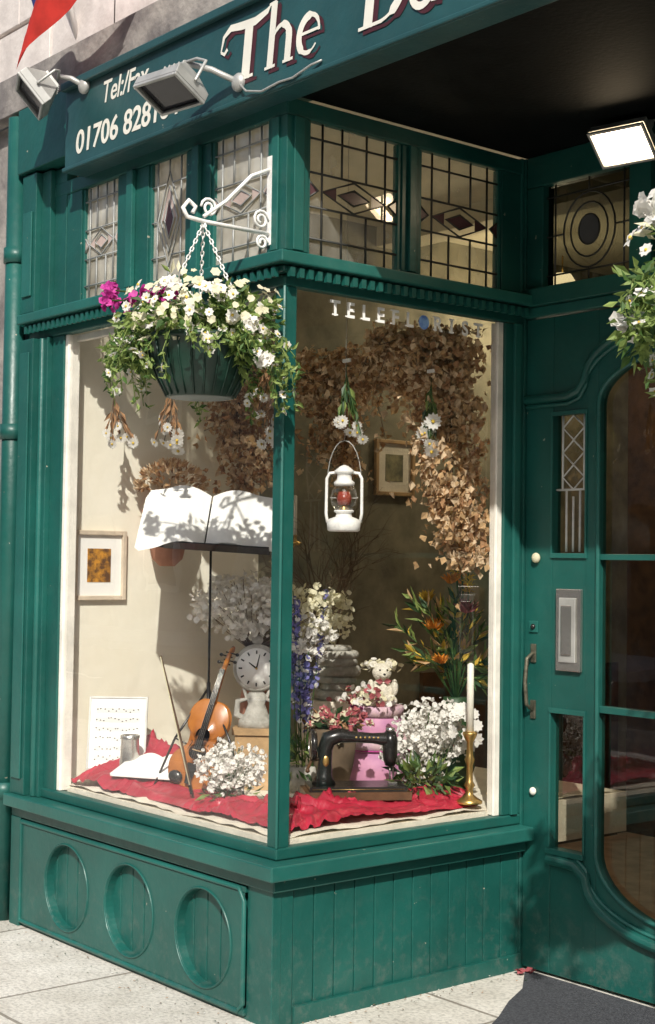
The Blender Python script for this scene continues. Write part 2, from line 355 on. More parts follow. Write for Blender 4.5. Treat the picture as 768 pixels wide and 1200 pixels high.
m.obj('leaded_lights',B)
# door wall
m=MB()
m.box(-.02,.022,1.056,1.12,-.02,2.85,GREEN);m.box(.0,.016,1.04,1.055,.0,2.85,GREEN2)
m.box(.024,1.378,1.05,1.12,2.275,2.31,GREEN2);m.box(.024,1.378,1.035,1.12,2.312,2.375,GREEN)
m.box(.024,1.9,1.06,1.12,2.74,2.85,GREEN)
for a,b in((.024,.10),(.48,.57),(.95,1.04),(1.33,1.378)):m.box(a,b,1.06,1.12,2.376,2.739,GREEN)
m.box(1.38,1.9,1.056,1.12,-.02,2.739,GREEN)
m.obj('door_frame',B,.004)
m=MB()
for a,b in((.10,.48),(.57,.95),(1.04,1.33)):m.add([(a,1.09,2.37),(b,1.09,2.37),(b,1.09,2.75),(a,1.09,2.75)],[(0,1,2,3)],GLASSTR)
m.add([(.1,1.094,.2),(1.3,1.094,.2),(1.3,1.094,2.2),(.1,1.094,2.2)],[(0,1,2,3)],GLASSDR)
m.obj('door_glass',B)
m=MB()
for a,b in((.10,.48),(.57,.95),(1.04,1.33)):leadwin(m,lambda u,v,o,a=a:(a+u,1.084,2.376+v),b-a,.363,'oval',LEADD,INK)
for a in(.152,1.098):leadwin(m,lambda u,v,o,a=a:(a+u,1.086,1.452+v),.15,.475,'lattice',LEADW,GLASSP,.0042)
m.obj('door_leaded_lights',B)
m=MB()
def side(f):
    def bx(a,b,*r):
        a,b=sorted((f(a),f(b)));m.box(a,b,*r)
    bx(.026,.15,1.066,1.11,.01,2.27,GREEN)
    bx(.302,.352,1.066,1.11,.30,2.27,GREEN)
    bx(.15,.302,1.068,1.11,1.925,2.27,GREEN);bx(.15,.302,1.068,1.11,.905,1.445,GREEN);bx(.15,.302,1.068,1.11,.01,.435,GREEN)
    bx(.145,.307,1.060,1.068,1.430,1.447,GREEN2);bx(.145,.307,1.058,1.068,.898,.915,GREEN2);bx(.14,.307,1.052,1.068,.418,.437,GREEN2);bx(.145,.307,1.060,1.068,1.922,1.937,GREEN2)
    for q in(.148,.302):
        bx(q-.004,q+.004,1.060,1.067,1.447,1.922,GREEN2);bx(q-.004,q+.004,1.060,1.067,.437,.898,GREEN2)
side(lambda x:x);side(lambda x:1.40-x)
el=lambda s,zc,sx,sz,x0=.70,n=24:[(x0-sx*math.cos(math.pi*i/n),zc+s*sz*math.sin(math.pi*i/n)) for i in range(n+1)]
m.prism(el(1,1.95,.348,.16)+[(1.048,2.268),(.352,2.268)],1,1.067,1.11,GREEN)
m.prism(el(-1,.45,.348,.20)+[(1.048,.012),(.352,.012)],1,1.067,1.11,GREEN)
m.box(.30,.352,1.067,1.11,.012,.299,GREEN);m.box(1.048,1.10,1.067,1.11,.012,.299,GREEN)
m.box(.352,1.048,1.07,1.105,1.425,1.445,GREEN2);m.box(.352,1.048,1.07,1.105,.915,.937,GREEN2)
def P3(l,y=1.064):return [(a,y,b) for a,b in l]
m.tube(P3([(.355,.45),(.355,1.95)]+el(1,1.95,.345,.157)[1:-1]+[(1.045,1.95),(1.045,.45)]+el(-1,.45,.345,.197)[::-1][1:-1]),.009,GREEN2,6,closed=True)
arch=[(.03,1.985),(.22,1.985),(.27,2.0),(.30,2.04)]+[(.70-.40*math.cos(math.pi*i/24),2.04+.17*math.sin(math.pi*i/24)) for i in range(1,24)]+[(1.10,2.04),(1.13,2.0),(1.18,1.985),(1.37,1.985)]
m.tube(P3(arch,1.058),.016,GREEN,8);m.tube(P3([(a,b-.024) for a,b in arch],1.062),.008,GREEN2,6)
low=[(.15,.40),(.27,.395),(.315,.36)]+[(.70-.385*math.cos(math.pi*i/24),.36-.17*math.sin(math.pi*i/24)) for i in range(1,24)]+[(1.085,.36),(1.13,.395),(1.25,.40)]
m.tube(P3(low,1.058),.02,GREEN,8);m.tube(P3([(a,b+.026) for a,b in low],1.062),.008,GREEN2,6)
m.obj('door_leaf',B,.003)
m=MB()
m.box(.180,.290,1.052,1.067,1.045,1.325,CHROME);m.box(.198,.272,1.046,1.0515,1.075,1.295,METAL);m.box(.212,.258,1.040,1.0455,1.10,1.27,CHROME)
m.obj('letter_box',B,.004)
m=MB()
m.tube([(.07,1.062,1.10),(.07,1.03,1.08),(.07,1.022,1.0),(.07,1.03,.92),(.07,1.062,.90)],[.006,.007,.007,.007,.006],AGED,10)
m.box(.058,.082,1.060,1.066,.87,.935,AGED);m.box(.058,.082,1.060,1.066,1.065,1.13,AGED)
m.box(.05,.09,1.060,1.066,1.17,1.21,GREEN2)
m.ball((.085,1.055,1.43),(.018,.012,.018),PETC);m.ball((.075,1.06,.62),(.014,.01,.014),CREAMP);m.ball((.07,1.06,1.19),(.01,.01,.01),BLACK)
m.obj('door_handle',B,.002)
m=MB()
m.box(1.80,2.2,-.04,1.055,-.02,.41,GREEN);m.box(1.74,2.3,-.08,1.055,.412,.5,GREEN)
m.box(1.80,1.86,-.02,.05,.5,2.25,GREEN);m.box(1.80,1.86,.97,1.055,.5,2.25,GREEN);m.box(1.74,1.9,-.06,1.055,2.252,2.36,GREEN)
m.box(1.80,1.88,-.02,1.055,2.362,2.85,GREEN)
m.box(2.2,4.6,-.04,.05,-.02,.5,GREEN);m.box(1.9,4.6,-.04,.05,2.25,2.85,GREEN);m.box(4.5,4.7,-.06,.05,.5,2.25,GREEN)
m.obj('opposite_bay',B,.004)
m=MB();m.add([(1.83,.05,.5),(1.83,.97,.5),(1.83,.97,2.25),(1.83,.05,2.25)],[(0,1,2,3)],GLASS);m.add([(1.86,0,.5),(4.5,0,.5),(4.5,0,2.25),(1.86,0,2.25)],[(0,1,2,3)],GLASS);m.obj('opposite_bay_glass',B)
m=MB()
m.box(.02,1.8,-.02,1.12,2.85,2.90,BLACKP)
m.obj('entrance_soffit',B)
m=MB()
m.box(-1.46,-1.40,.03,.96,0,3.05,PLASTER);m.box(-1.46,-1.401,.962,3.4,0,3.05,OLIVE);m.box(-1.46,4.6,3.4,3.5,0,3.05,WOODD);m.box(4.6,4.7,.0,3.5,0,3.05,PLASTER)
m.box(-1.398,4.598,.0,3.398,2.93,3.05,CEIL);m.box(-1.398,4.598,1.6,1.75,2.84,2.928,CEIL)
m.box(-1.398,4.598,1.13,3.398,-.05,.008,FLOORW)
m.box(-1.398,-.03,.03,1.7,.40,.548,CREAMC)
m.box(-1.398,-1.375,1.9,3.3,.0,.9,WOODD)
m.obj('interior_walls',B)
m=MB()
m.box(-7,7,-.0,.3,3.33,7.5,PINKST);m.box(-7,7,-.07,.0,3.17,3.325,STONE)
m.box(-7,-1.76,.0,.3,-.05,3.168,STONE);m.box(4.72,7,.0,.3,-.05,3.168,STONE)
m.box(-1.64,4.7,-.0,.2,2.91,3.168,GREEN);m.box(-1.64,-1.23,-.075,-.001,2.91,3.165,GREEN)
x=-6.8;
while x<6.5:
    if not(-1<x<0):m.box(x,x+.9,-.03,-.001,4.2,5.8,WHITE);m.box(x+.08,x+.82,-.036,-.0305,4.28,5.72,DARKGL)
    x+=1.9
for i in range(3):
    for j in range(-14,14):
        x0=j*.5+(i%2)*.25+rnd.uniform(-.03,.03);m.box(x0,x0+.47,-.022,-.0005,3.34+i*.22,3.54+i*.22,PINKST if rnd.random()<.75 else STONE)
m.obj('upper_facade',B,.006)
m=MB()
m.tube([(-1.69,-.045,-.02),(-1.69,-.045,3.15)],.042,GREEN,16)
for z in(.5,1.9,2.6):m.tube([(-1.69,-.045,z-.03),(-1.69,-.045,z+.03)],.05,GREEN,16)
m.box(-1.76,-1.622,.0,.3,-.05,3.16,GREEN)
m.obj('drainpipe',B)
# ------------------------------------------------------------------ shop sign
S=empty('shop_sign')
m=MB();m.box(-1.22,4.7,-.10,-.002,2.83,3.15,SIGNG)
m.box(-1.22,4.7,-.112,-.101,2.83,2.846,SIGNG);m.box(-1.22,4.7,-.125,-.101,3.13,3.16,SIGNG)
m.obj('sign_board',S,.004)
SHAD=mat('lettering_shadow',(.06,.015,.02),.5)
LETW=mat('lettering_cream',(.74,.72,.64),.5,var=.06)
def text(body,x,z,size,mt,y=-.1015,shear=.0,off=0,parent=S,name='lettering',rot=(math.pi/2,0,0),loc=None,al='LEFT',sx=1):
    cu=bpy.data.curves.new(name,'FONT');cu.body=body;cu.size=size;cu.shear=shear;cu.offset=off;cu.align_x=al;cu.extrude=.0006
    cu.materials.append(mt);o=bpy.data.objects.new(name,cu);o.location=loc or (x,y,z);o.rotation_euler=rot;o.scale=(sx,1,1);col.objects.link(o);o.parent=parent;return o
text('Tel:/Fax',-.96,3.03,.11,LETW,shear=.25,off=.001,sx=.85)
text('01706 828184',-1.14,2.885,.118,LETW,shear=.1,off=.002,sx=1.0)
def ribbon(m,pts,w,y,mt,ox=0,oz=0):
    n=len(pts);vs=[]
    for i,(x,z) in enumerate(pts):
        a=pts[max(i-1,0)];b=pts[min(i+1,n-1)];dx,dz=b[0]-a[0],b[1]-a[1];l=math.hypot(dx,dz) or 1
        ww=(w[i] if isinstance(w,list) else w)/2;vs+=[(x-dz/l*ww+ox,y,z+dx/l*ww+oz),(x+dz/l*ww+ox,y,z-dx/l*ww+oz)]
    m.add(vs,[(2*i,2*i+1,2*i+3,2*i+2) for i in range(n-1)],mt)
def arcp(cx,cz,rx,rz,a0,a1,n=14):return [(cx+rx*math.cos(math.radians(a0+(a1-a0)*i/n)),cz+rz*math.sin(math.radians(a0+(a1-a0)*i/n))) for i in range(n+1)]
def bigletters(m,mt,y,ox,oz):
    b=2.905
    k=[0]
    def rb(p,w):
        k[0]+=1;ribbon(m,[(x-.03+.12*(z-b),z) for x,z in p],w,y-k[0]*.00006,mt,ox,oz)
    rb([(-.06,b),(-.06,b+.175)],.042);rb([(-.10,b+.004),(-.02,b+.004)],.010)
    rb([(-.205,b+.115),(-.195,b+.16),(-.16,b+.18),(-.10,b+.172),(-.03,b+.168),(.03,b+.182),(.045,b+.195)],[.006,.014,.022,.026,.026,.018,.004]);rb([(-.205,b+.115),(-.185,b+.105),(-.17,b+.118)],[.008,.012,.012])
    rb([(.065,b),(.065,b+.2)],.030);rb([(.04,b+.196),(.075,b+.2)],.010);rb([(.04,b+.004),(.092,b+.004)],.009)
    rb(arcp(.112,b+.075,.040,.045,160,0)+[(.152,b)],[.008]*3+[.014]*4+[.024]*5+[.030]*4);rb([(.13,b+.004),(.18,b+.004)],.009)
    rb(arcp(.25,b+.056,.047,.055,0,320,24),[.010]*3+[.014]*4+[.026]*11+[.014]*4+[.006]*3);rb([(.205,b+.062),(.297,b+.062)],.009)
    rb([(.52,b),(.52,b+.19)],.038);rb([(.48,b+.188),(.58,b+.188)],.010);rb([(.48,b+.004),(.58,b+.004)],.010);rb(arcp(.565,b+.096,.095,.092,-88,88,20),[.010]*4+[.03]*13+[.010]*4)
    for q in range(4):
        X=.74+q*.16;rb(arcp(X,b+.056,.045,.055,0,340,22),.022);rb([(X+.05,b),(X+.05,b+.11)],.024)
m=MB();bigletters(m,SHAD,-.1015,.018,-.014);bigletters(m,LETW,-.1035,0,0);m.obj('painted_lettering',S)
# ------------------------------------------------------------------ ground
def groundmat():
    m=mat('paving_flags',(.74,.71,.65),.9,c2=(.58,.55,.49),scale=5,bump=.5,bscale=120)
    nt=m.node_tree;N=nt.nodes.new;L=nt.links.new;b=nt.nodes['Principled BSDF'];src=b.inputs['Base Color'].links[0].from_socket
    g=N('ShaderNodeNewGeometry');br=N('ShaderNodeTexBrick');br.inputs['Scale'].default_value=1;br.inputs['Brick Width'].default_value=.75;br.inputs['Row Height'].default_value=.6;br.inputs['Mortar Size'].default_value=.007
    br.inputs['Color1'].default_value=(1,1,1,1);br.inputs['Color2'].default_value=(.86,.86,.84,1);br.inputs['Mortar'].default_value=(.4,.38,.35,1)
    L(g.outputs['Position'],br.inputs['Vector']);mx=N('ShaderNodeMix');mx.data_type='RGBA';mx.blend_type='MULTIPLY';mx.inputs['Factor'].default_value=1
    L(src,mx.inputs['A']);L(br.outputs['Color'],mx.inputs['B'])
    n=N('ShaderNodeTexNoise');n.inputs['Scale'].default_value=70;n.inputs['Detail'].default_value=5;L(g.outputs['Position'],n.inputs['Vector'])
    mr=N('ShaderNodeMapRange');mr.inputs['From Min'].default_value=.35;mr.inputs['From Max'].default_value=.55;mr.inputs['To Min'].default_value=.72;L(n.outputs['Fac'],mr.inputs['Value'])
    m3=N('ShaderNodeMix');m3.data_type='RGBA';m3.blend_type='MULTIPLY';m3.inputs['Factor'].default_value=1;L(mx.outputs['Result'],m3.inputs['A']);L(mr.outputs['Result'],m3.inputs['B'])
    L(m3.outputs['Result'],b.inputs['Base Color']);return m
PAVE=groundmat();ASPH=mat('asphalt',(.05,.05,.052),.9,var=.3,scale=40,bump=.6,bscale=200)
SPECKF=mat('dark_speckled_floor',(.10,.105,.12),.85,c2=(.03,.032,.04),scale=160,bump=.9,bscale=220)  # dark blue-grey speckle for the sheet over the recess floor
KERB=mat('kerb_stone',(.4,.38,.35),.85,bump=.3)
def sheet(name,poly,z,mt,parent=None):
    m=MB();m.add([(x,y,z) for x,y in poly],[list(range(len(poly)))],mt);return m.obj(name,parent)
sheet('ground',[(-400,-400),(400,-400),(400,400),(-400,400)],-.14,ASPH)
m=MB();m.box(-60,60,-3.6,3,-.13,-.001,PAVE);m.box(-60,60,-3.75,-3.602,-.13,.003,KERB);m.obj('pavement')
m=MB();m.box(-60,60,-13,-10.6,-.13,-.001,PAVE);m.box(-60,60,-10.598,-10.45,-.13,.003,KERB);m.obj('pavement')
sheet('road',[(-60,-10.44),(60,-10.44),(60,-3.76),(-60,-3.76)],-.135,ASPH)
m=MB();x=-30
while x<30:m.box(x,x+2,-7.15,-7.05,-.134,-.130,WHITE);x+=5
m.obj('road_marking')
sheet('entrance_floor',[(.05,1.056),(.20,.88),(.27,.74),(.36,.60),(.50,.34),(.62,.15),(.74,-.12),(1.8,-.12),(1.8,1.056)],.003,SPECKF)
m=MB()
for i in range(5):m.flower((.085+rnd.uniform(-.02,.03),1.02+rnd.uniform(-.03,.02),.012),rv(1)+V3((0,0,1.5)),.016,PETR,None,5)
for i in range(170):
    if rnd.random()<.5:p=(rnd.uniform(-1.6,.35),-.06-abs(rnd.gauss(0,.10)),.004)
    else:p=(.04+abs(rnd.gauss(0,.06)),rnd.uniform(-.1,1.03),.005)
    m.leaf(p,V3((rnd.gauss(0,1),rnd.gauss(0,1),.1)),V3((0,0,1)),rnd.uniform(.006,.014),.006,rnd.choice([TWIG,DRY2,LEAFD,PETW]))
m.obj('fallen_petals')
T=empty('stone_terrace')
m=MB();m.box(-40,40,-21,-13,-.1,7.5,STONE);m.prism([(-21,7.5),(-12.8,7.5),(-17,10.4)],0,-40,40,mat('slate',(.08,.085,.1),.7))
x=-38
while x<38:
    for z0,z1 in((.9,2.4),(4.2,5.8)):
        m.box(x-.08,x+1.18,-12.995,-12.95,z0-.12,z1+.12,CREAMP);m.box(x,x+1.1,-12.948,-12.94,z0,z1,DARKGL)
    m.box(x+2,x+2.95,-12.99,-12.95,0,2.3,WOODD);x+=4.2
x=-36
while x<38:m.box(x,x+1.2,-17.6,-16.4,9,11.6,STONE);x+=8.4
m.obj('terrace_walls',T)
# ------------------------------------------------------------------ hanging baskets
def hanging_basket(bx,by,bz,wx,seed,flip=1,magenta=True):
    rnd.seed(seed)
    E=empty('hanging_basket')
    m=MB()
    m.box(wx-.012,wx+.012,-.025,-.013,bz+.42,bz+.70,IRONW)
    m.tube([(wx,-.02,bz+.455),(wx,by,bz+.455),(wx,by-.06,bz+.46),(wx,by-.075,bz+.485),(wx,by-.055,bz+.51),(wx,by-.03,bz+.495),(wx,by-.04,bz+.475)],.007,IRONW,8)
    m.tube([(wx,-.02,bz+.66),(wx,by*.35,bz+.625),(wx,by*.7,bz+.53),(wx,by,bz+.47)],.006,IRONW,8)
    def curl(cy,cz,r,t=1.6,s=1):m.tube([(wx,cy+s*r*(1-i/26)*math.cos(i*.36*t),cz+r*(1-i/26)*math.sin(i*.36*t)) for i in range(20)],.0045,IRONW,6)
    curl(-.055,bz+.495,.032);curl(-.05,bz+.425,.024,1.5);curl(by+.02,bz+.50,.03,1.5,-1)
    m.obj('wall_bracket',E)
    m=MB()
    for q in range(3):
        a=q*2.094+.5;p0=V3((wx,by,bz+.45));p1=V3((bx+.16*math.cos(a),by+.16*math.sin(a),bz+.11))
        n=26
        for i in range(n):
            c=p0.lerp(p1,(i+.5)/n);d=(p1-p0).normalized();s=d.orthogonal().normalized()
            if i%2:s=d.cross(s)
            m.tube([c+d*.0105*math.cos(t*math.pi/3)+s*.005*math.sin(t*math.pi/3) for t in range(6)],.0022,IRONW,4,closed=True)
    m.obj('chains',E)
    m=MB()
    prof=[(.085,-.08),(.10,-.078),(.125,-.03),(.15,.03),(.16,.085),(.168,.087),(.168,.103),(.158,.103),(.15,.07)]
    m.lathe(prof,PLASTG,(bx,by,bz),32)
    for i in range(24):
        a=i*2*math.pi/24;m.tube([(bx+r*math.cos(a),by+r*math.sin(a),bz+z) for r,z in((.103,-.076),(.127,-.03),(.152,.03),(.162,.085))],.003,PLASTG,4)
    m.obj('basket_pot',E)
    m=MB();c=V3((bx,by,bz+.14))
    cloud(m,c+V3((0,0,0)),(.27,.24,.11),1200,.036,.020,[LEAF,LEAFL,LEAFL,LEAFL,LEAF],.2,.2,clump=26)
    cloud(m,c+V3((-.03,0,.03)),(.23,.20,.14),460,.042,.014,[LEAFL,LEAFL,PETC],.3,-.2,clump=18)
    cloud(m,c+V3((-.15,-.15,-.10)),(.12,.09,.10),380,.034,.016,[LEAF,LEAFL,LEAFL],.1,.5,clump=10)
    cloud(m,c+V3((.15,.02,-.10)),(.10,.12,.09),260,.034,.016,[LEAF,LEAFL,LEAFL],.1,.5,clump=9)
    for i in range(52):
        a=rnd.uniform(0,6.28);r=rnd.uniform(.16,.24);p=c+V3((r*math.cos(a),r*math.sin(a),-.03));L=rnd.uniform(.04,.24)
        va=abs(((a-math.radians(-30)+math.pi)%(2*math.pi))-math.pi)
        if va<.5:L*=.4
        q=p+V3((.05*math.cos(a),.05*math.sin(a),-L*.5));e=q+V3((.01,.01,-L*.5));m.tube([p,q,e],.0015,LEAFL,4)
        for k in range(int(10+L*90)):
            t=rnd.random();pp=p.lerp(q,t*2) if t<.5 else q.lerp(e,t*2-1);m.leaf(pp+rv(.009),rv(1)+V3((0,0,-.3)),rv(1),rnd.uniform(.016,.034),rnd.uniform(.009,.016),rnd.choice([LEAF,LEAFL,LEAFL]))
            if rnd.random()<.07:m.flower(pp+rv(.01),rv(1)+V3((.5,-.8,.2)),.015,PETW,YEL,7)
    blooms(m,c+V3((0,0,.03)),(.26,.23,.11),36,.020,PETW,YEL,8,(.45,-.6,.25))
    blooms(m,c+V3((0,0,.03)),(.27,.23,.12),110,.015,PETC,None,6,(.45,-.6,.4))
    for o in(V3((-.08,-.14,.03)),V3((.03,-.13,.10)),V3((.16,-.05,.07)),V3((.22,.02,-.02)),V3((.24,.06,-.12))):
        for i in range(9):m.flower(c+o+rv(.016),rv(.7)+V3((.5,-.6,.4)),.019,PETW,None,7,.7)
    if magenta:
        for o in(V3((-.15,-.09,.10)),V3((-.30,-.14,.13)),V3((-.10,-.05,.10)),V3((-.20,-.12,.08)),V3((-.27,-.16,.09))):
            for i in range(26):m.flower(c+o+rv(.036)*rnd.random()+rv(.012),rv(1)+V3((.5,-.5,.6)),.013,PETM,None,5)
            m.tube([c,c+o*.6+V3((0,0,.03)),c+o],.003,LEAF,5)
    else:
        for o in(V3((-.2,-.1,.12)),V3((-.24,-.0,-.02)),V3((-.22,-.14,-.12))):
            for i in range(26):m.flower(c+o+rv(.04)*rnd.random(),rv(1)+V3((.4,-.5,.3)),.018,PETW,None,6)
    m.obj('flowers',E)
hanging_basket(-.06,-.27,1.97,-.06,11)
hanging_basket(1.89,-.27,1.87,1.89,12,magenta=False)
# ------------------------------------------------------------------ floodlights
def floodlight(loc,rz,tilt,mount,lit=False,cable=None):
    E=empty('floodlight')
    m=MB()
    LM=mat('lamp_lit_glass',(1,.9,.7),.3,emit=((1,.80,.55),14)) if lit else DARKGL
    t=[(-.10,-.07),(.10,-.07),(.10,.07),(-.10,.07)];u=[(-.055,-.03),(.055,-.03),(.055,.04),(-.055,.04)]
    vs=[(x,y,0) for x,y in t]+[(x,y,.028) for x,y in t]+[(x,y,.085) for x,y in u]
    m.add(vs,[(0,1,5,4),(1,2,6,5),(2,3,7,6),(3,0,4,7),(4,5,9,8),(5,6,10,9),(6,7,11,10),(7,4,8,11),(8,9,10,11)],METAL)
    m.add([(x*.9,y*.88,.004) for x,y in t],[(3,2,1,0)],LM)
    for a,b in(((-.10,-.09),(-.07,.07)),((.09,.10),(-.07,.07))):m.box(a[0],a[1],b[0],b[1],-.012,.0,METAL)
    m.box(-.09,.09,-.07,-.060,-.012,.0,METAL);m.box(-.09,.09,.060,.07,-.012,.0,METAL)
    for i in range(5):m.box(-.05+i*.022,-.044+i*.022,-.03,.04,.085,.098,METAL)
    m.tube([(-.108,0,.02),(-.115,0,.10),(-.06,.0,.125),(.06,.0,.125),(.115,0,.10),(.108,0,.02)],.006,METAL,6)
    R=Matrix.Translation(loc)@Matrix.Rotation(rz,4,'Z')@Matrix.Rotation(tilt,4,'X')
    m.xf(0,R)
    m.obj('lamp_housing',E,.003)
    m=MB();p=R@V3((0,0,.125));m.tube([p,(p+V3(mount))/2+V3((0,0,.01)),mount],.010,METAL,8);m.ball(mount,(.03,.02,.03),METAL)
    if cable:m.tube(cable,.0035,METAL,6)
    m.obj('lamp_arm',E)
    return R
floodlight((-.26,-.27,2.865),math.radians(8),math.radians(-28),(-.12,-.105,2.90),cable=[(-.12,-.11,2.90),(-.06,-.12,2.855),(.02,-.12,2.835),(.10,-.115,2.845),(.17,-.118,2.84),(.25,-.112,2.86),(.29,-.105,2.865)])
floodlight((-1.19,-.26,3.08),math.radians(-25),math.radians(-50),(-1.07,-.11,3.12))
R=floodlight((.56,.93,2.76),math.radians(10),math.radians(-42),(.58,1.02,2.845),lit=True)
ld=bpy.data.lights.new('floodlight_bulb','AREA');ld.shape='RECTANGLE';ld.size=.16;ld.size_y=.1;ld.energy=.6;ld.color=(1,.75,.45)
lo=bpy.data.objects.new('floodlight_bulb',ld);col.objects.link(lo);lo.matrix_world=R@Matrix.Translation((0,0,-.02))
lo.parent=bpy.data.objects['floodlight.002'];
# ------------------------------------------------------------------ flag
E=empty('flag');m=MB()
m.tube([(-1.30,.0,3.35),(-1.22,-.20,3.80)],.012,WHITE,8);m.obj('flag_pole',E)
m=MB();n=16;vs=[];
for i in range(n+1):
    for j in range(n+1):
        u,v=i/n,j/n
        p=V3((-1.22,-.28,3.50)).lerp(V3((-.56,-.30,3.57)),u)+V3((0,0,-.33*v*(1-.85*u)))+V3((.02*math.sin(u*9+v*3),.035*math.sin(u*8+v*4),-.0*v))
        vs.append(p)
fr=[];fb=[];fw=[]
for i in range(n):
    for j in range(n):
        q=(i*(n+1)+j,(i+1)*(n+1)+j,(i+1)*(n+1)+j+1,i*(n+1)+j+1);(fb if j<6 and i<7 else fw if (j==6 and i<=7) or (i==7 and j<6) else fr).append(q)
m.add(vs,fr,FLAGR,True);m.add(vs,fb,FLAGB,True);m.add(vs,fw,WHITE,True);m.obj('flag_cloth',E)
# ------------------------------------------------------------------ window lettering
E=empty('window_lettering')
for i,ch in enumerate('TELEFL RIST'):
    y=.20+i*.0645
    if ch==' ':
        m=MB();m.add([(.0,y+.024*math.cos(q*.3142),2.212+.024*math.sin(q*.3142)) for q in range(20)],[list(range(20))],BLUE);m.obj('globe_logo',E);continue
    text(ch,0,0,.068,WHITE,parent=E,name='letter_'+ch.lower(),rot=(math.pi/2,0,math.pi/2),loc=(.0,y,2.19),al='CENTER',off=.0018)
    m=MB();
    for zz in((2.190,2.1945),(2.2335,2.238)):
        if ch in'TIFR' or zz[0]<2.2:
            if ch in 'TIFLRE':m.box(-.0005,.0004,y-.012 if ch in'TI' else y-.022,y+.012 if ch in'TI' else y-.004,*zz,WHITE)
    if m.V:m.obj('serif',E)
# ------------------------------------------------------------------ display floor and cloth
m=MB();nx,ny=60,60;vs=[]
for i in range(nx+1):
    for j in range(ny+1):
        x=-1.385+1.35*i/nx;y=.035+1.6*j/ny;z=.556+.012*noise.noise(V3((x*7,y*7,0)))+.008*noise.noise(V3((x*19,y*17,3)))
        if x>-.04 and y>.95:x=-.04
        vs.append((x,y,z))
m.add(vs,[(i*(ny+1)+j,(i+1)*(ny+1)+j,(i+1)*(ny+1)+j+1,i*(ny+1)+j+1) for i in range(nx) for j in range(ny)],CREAMC,True);m.obj('cream_display_cloth')
m=MB();vs=[];n=420;k=26
def pth(t):
    L1=1.29;L2=.9;s=t*(L1+L2)
    if s<L1:return V3((-1.345+s,.045,0)),V3((0,1,0))
    return V3((-.04,.045+s-L1,0)),V3((-1,0,0))
for i in range(n+1):
    t=i/n;p,nn=pth(t);s=t*2.19
    c=1.29
    if abs(s-c)<.2:
        a=(s-c+.2)/.4;nn=(V3((0,1,0)).lerp(V3((-1,0,0)),a)).normalized();
    w=.22+.05*math.sin(s*5)+.05*noise.noise(V3((s*4,7,0)))+(.10 if s<.35 else 0)
    o=.018+.02*(noise.noise(V3((s*4,1,0)))+.5) if s>.3 else .006
    for j in range(k+1):
        v=j/k;q=p+nn*(o+w*v)+V3((.014*math.sin(s*31+v*5),.012*math.sin(s*27),0))*v
        n1=noise.noise(V3((s*2.2,v*1.4,0)));n2=noise.noise(V3((s*8+n1*3,v*2.2,3)));n3=noise.noise(V3((s*20+n2*2,v*5,8)))
        ridge=(1-min(1,abs(n2)*3.0))*.038+(1-min(1,abs(n3)*3))*.010
        z=.570+ridge*(.45+.55*v)*(1.0+.8*n1)+.012*n1+(.10*max(0,1-s/.45)*v)+.018*v
        if v<.08:z-=.014*(1-v/.08)
        if j==k:z-=.03
        vs.append((min(q.x,-.012),q.y,max(z,.562)))
m.add(vs,[(i*(k+1)+j,(i+1)*(k+1)+j,(i+1)*(k+1)+j+1,i*(k+1)+j+1) for i in range(n) for j in range(k)],RED,True);m.obj('red_cloth')
# ------------------------------------------------------------------ picture frames
def picture(y0,y1,z0,z1,fm,mount,art,name='picture_frame'):
    E=empty(name);m=MB();X=-1.398;w=.018
    m.box(X,X+.02,y0,y0+w,z0,z1,fm);m.box(X,X+.02,y1-w,y1,z0,z1,fm);m.box(X,X+.02,y0+w+.0005,y1-w-.0005,z0,z0+w,fm);m.box(X,X+.02,y0+w+.0005,y1-w-.0005,z1-w,z1,fm)
    m.obj('frame',E,.003)
    m=MB();m.box(X,X+.006,y0+w,y1-w,z0+w,z1-w,mount);dy=(y1-y0)*.28;dz=(z1-z0)*.26
    m.box(X+.006,X+.008,y0+dy,y1-dy,z0+dz,z1-dz,art)
    m.obj('picture',E)
ART1=mat('autumn_painting',(.60,.28,.04),.5,c2=(.12,.06,.03),scale=34,lo=.4,hi=.6)
ART2=mat('landscape_print',(.40,.36,.20),.5,c2=(.12,.12,.08),scale=14)
picture(.065,.30,1.245,1.515,WOODL,PAPER,ART1)
picture(1.60,1.84,1.71,1.965,WOODP,CREAMC,ART2)
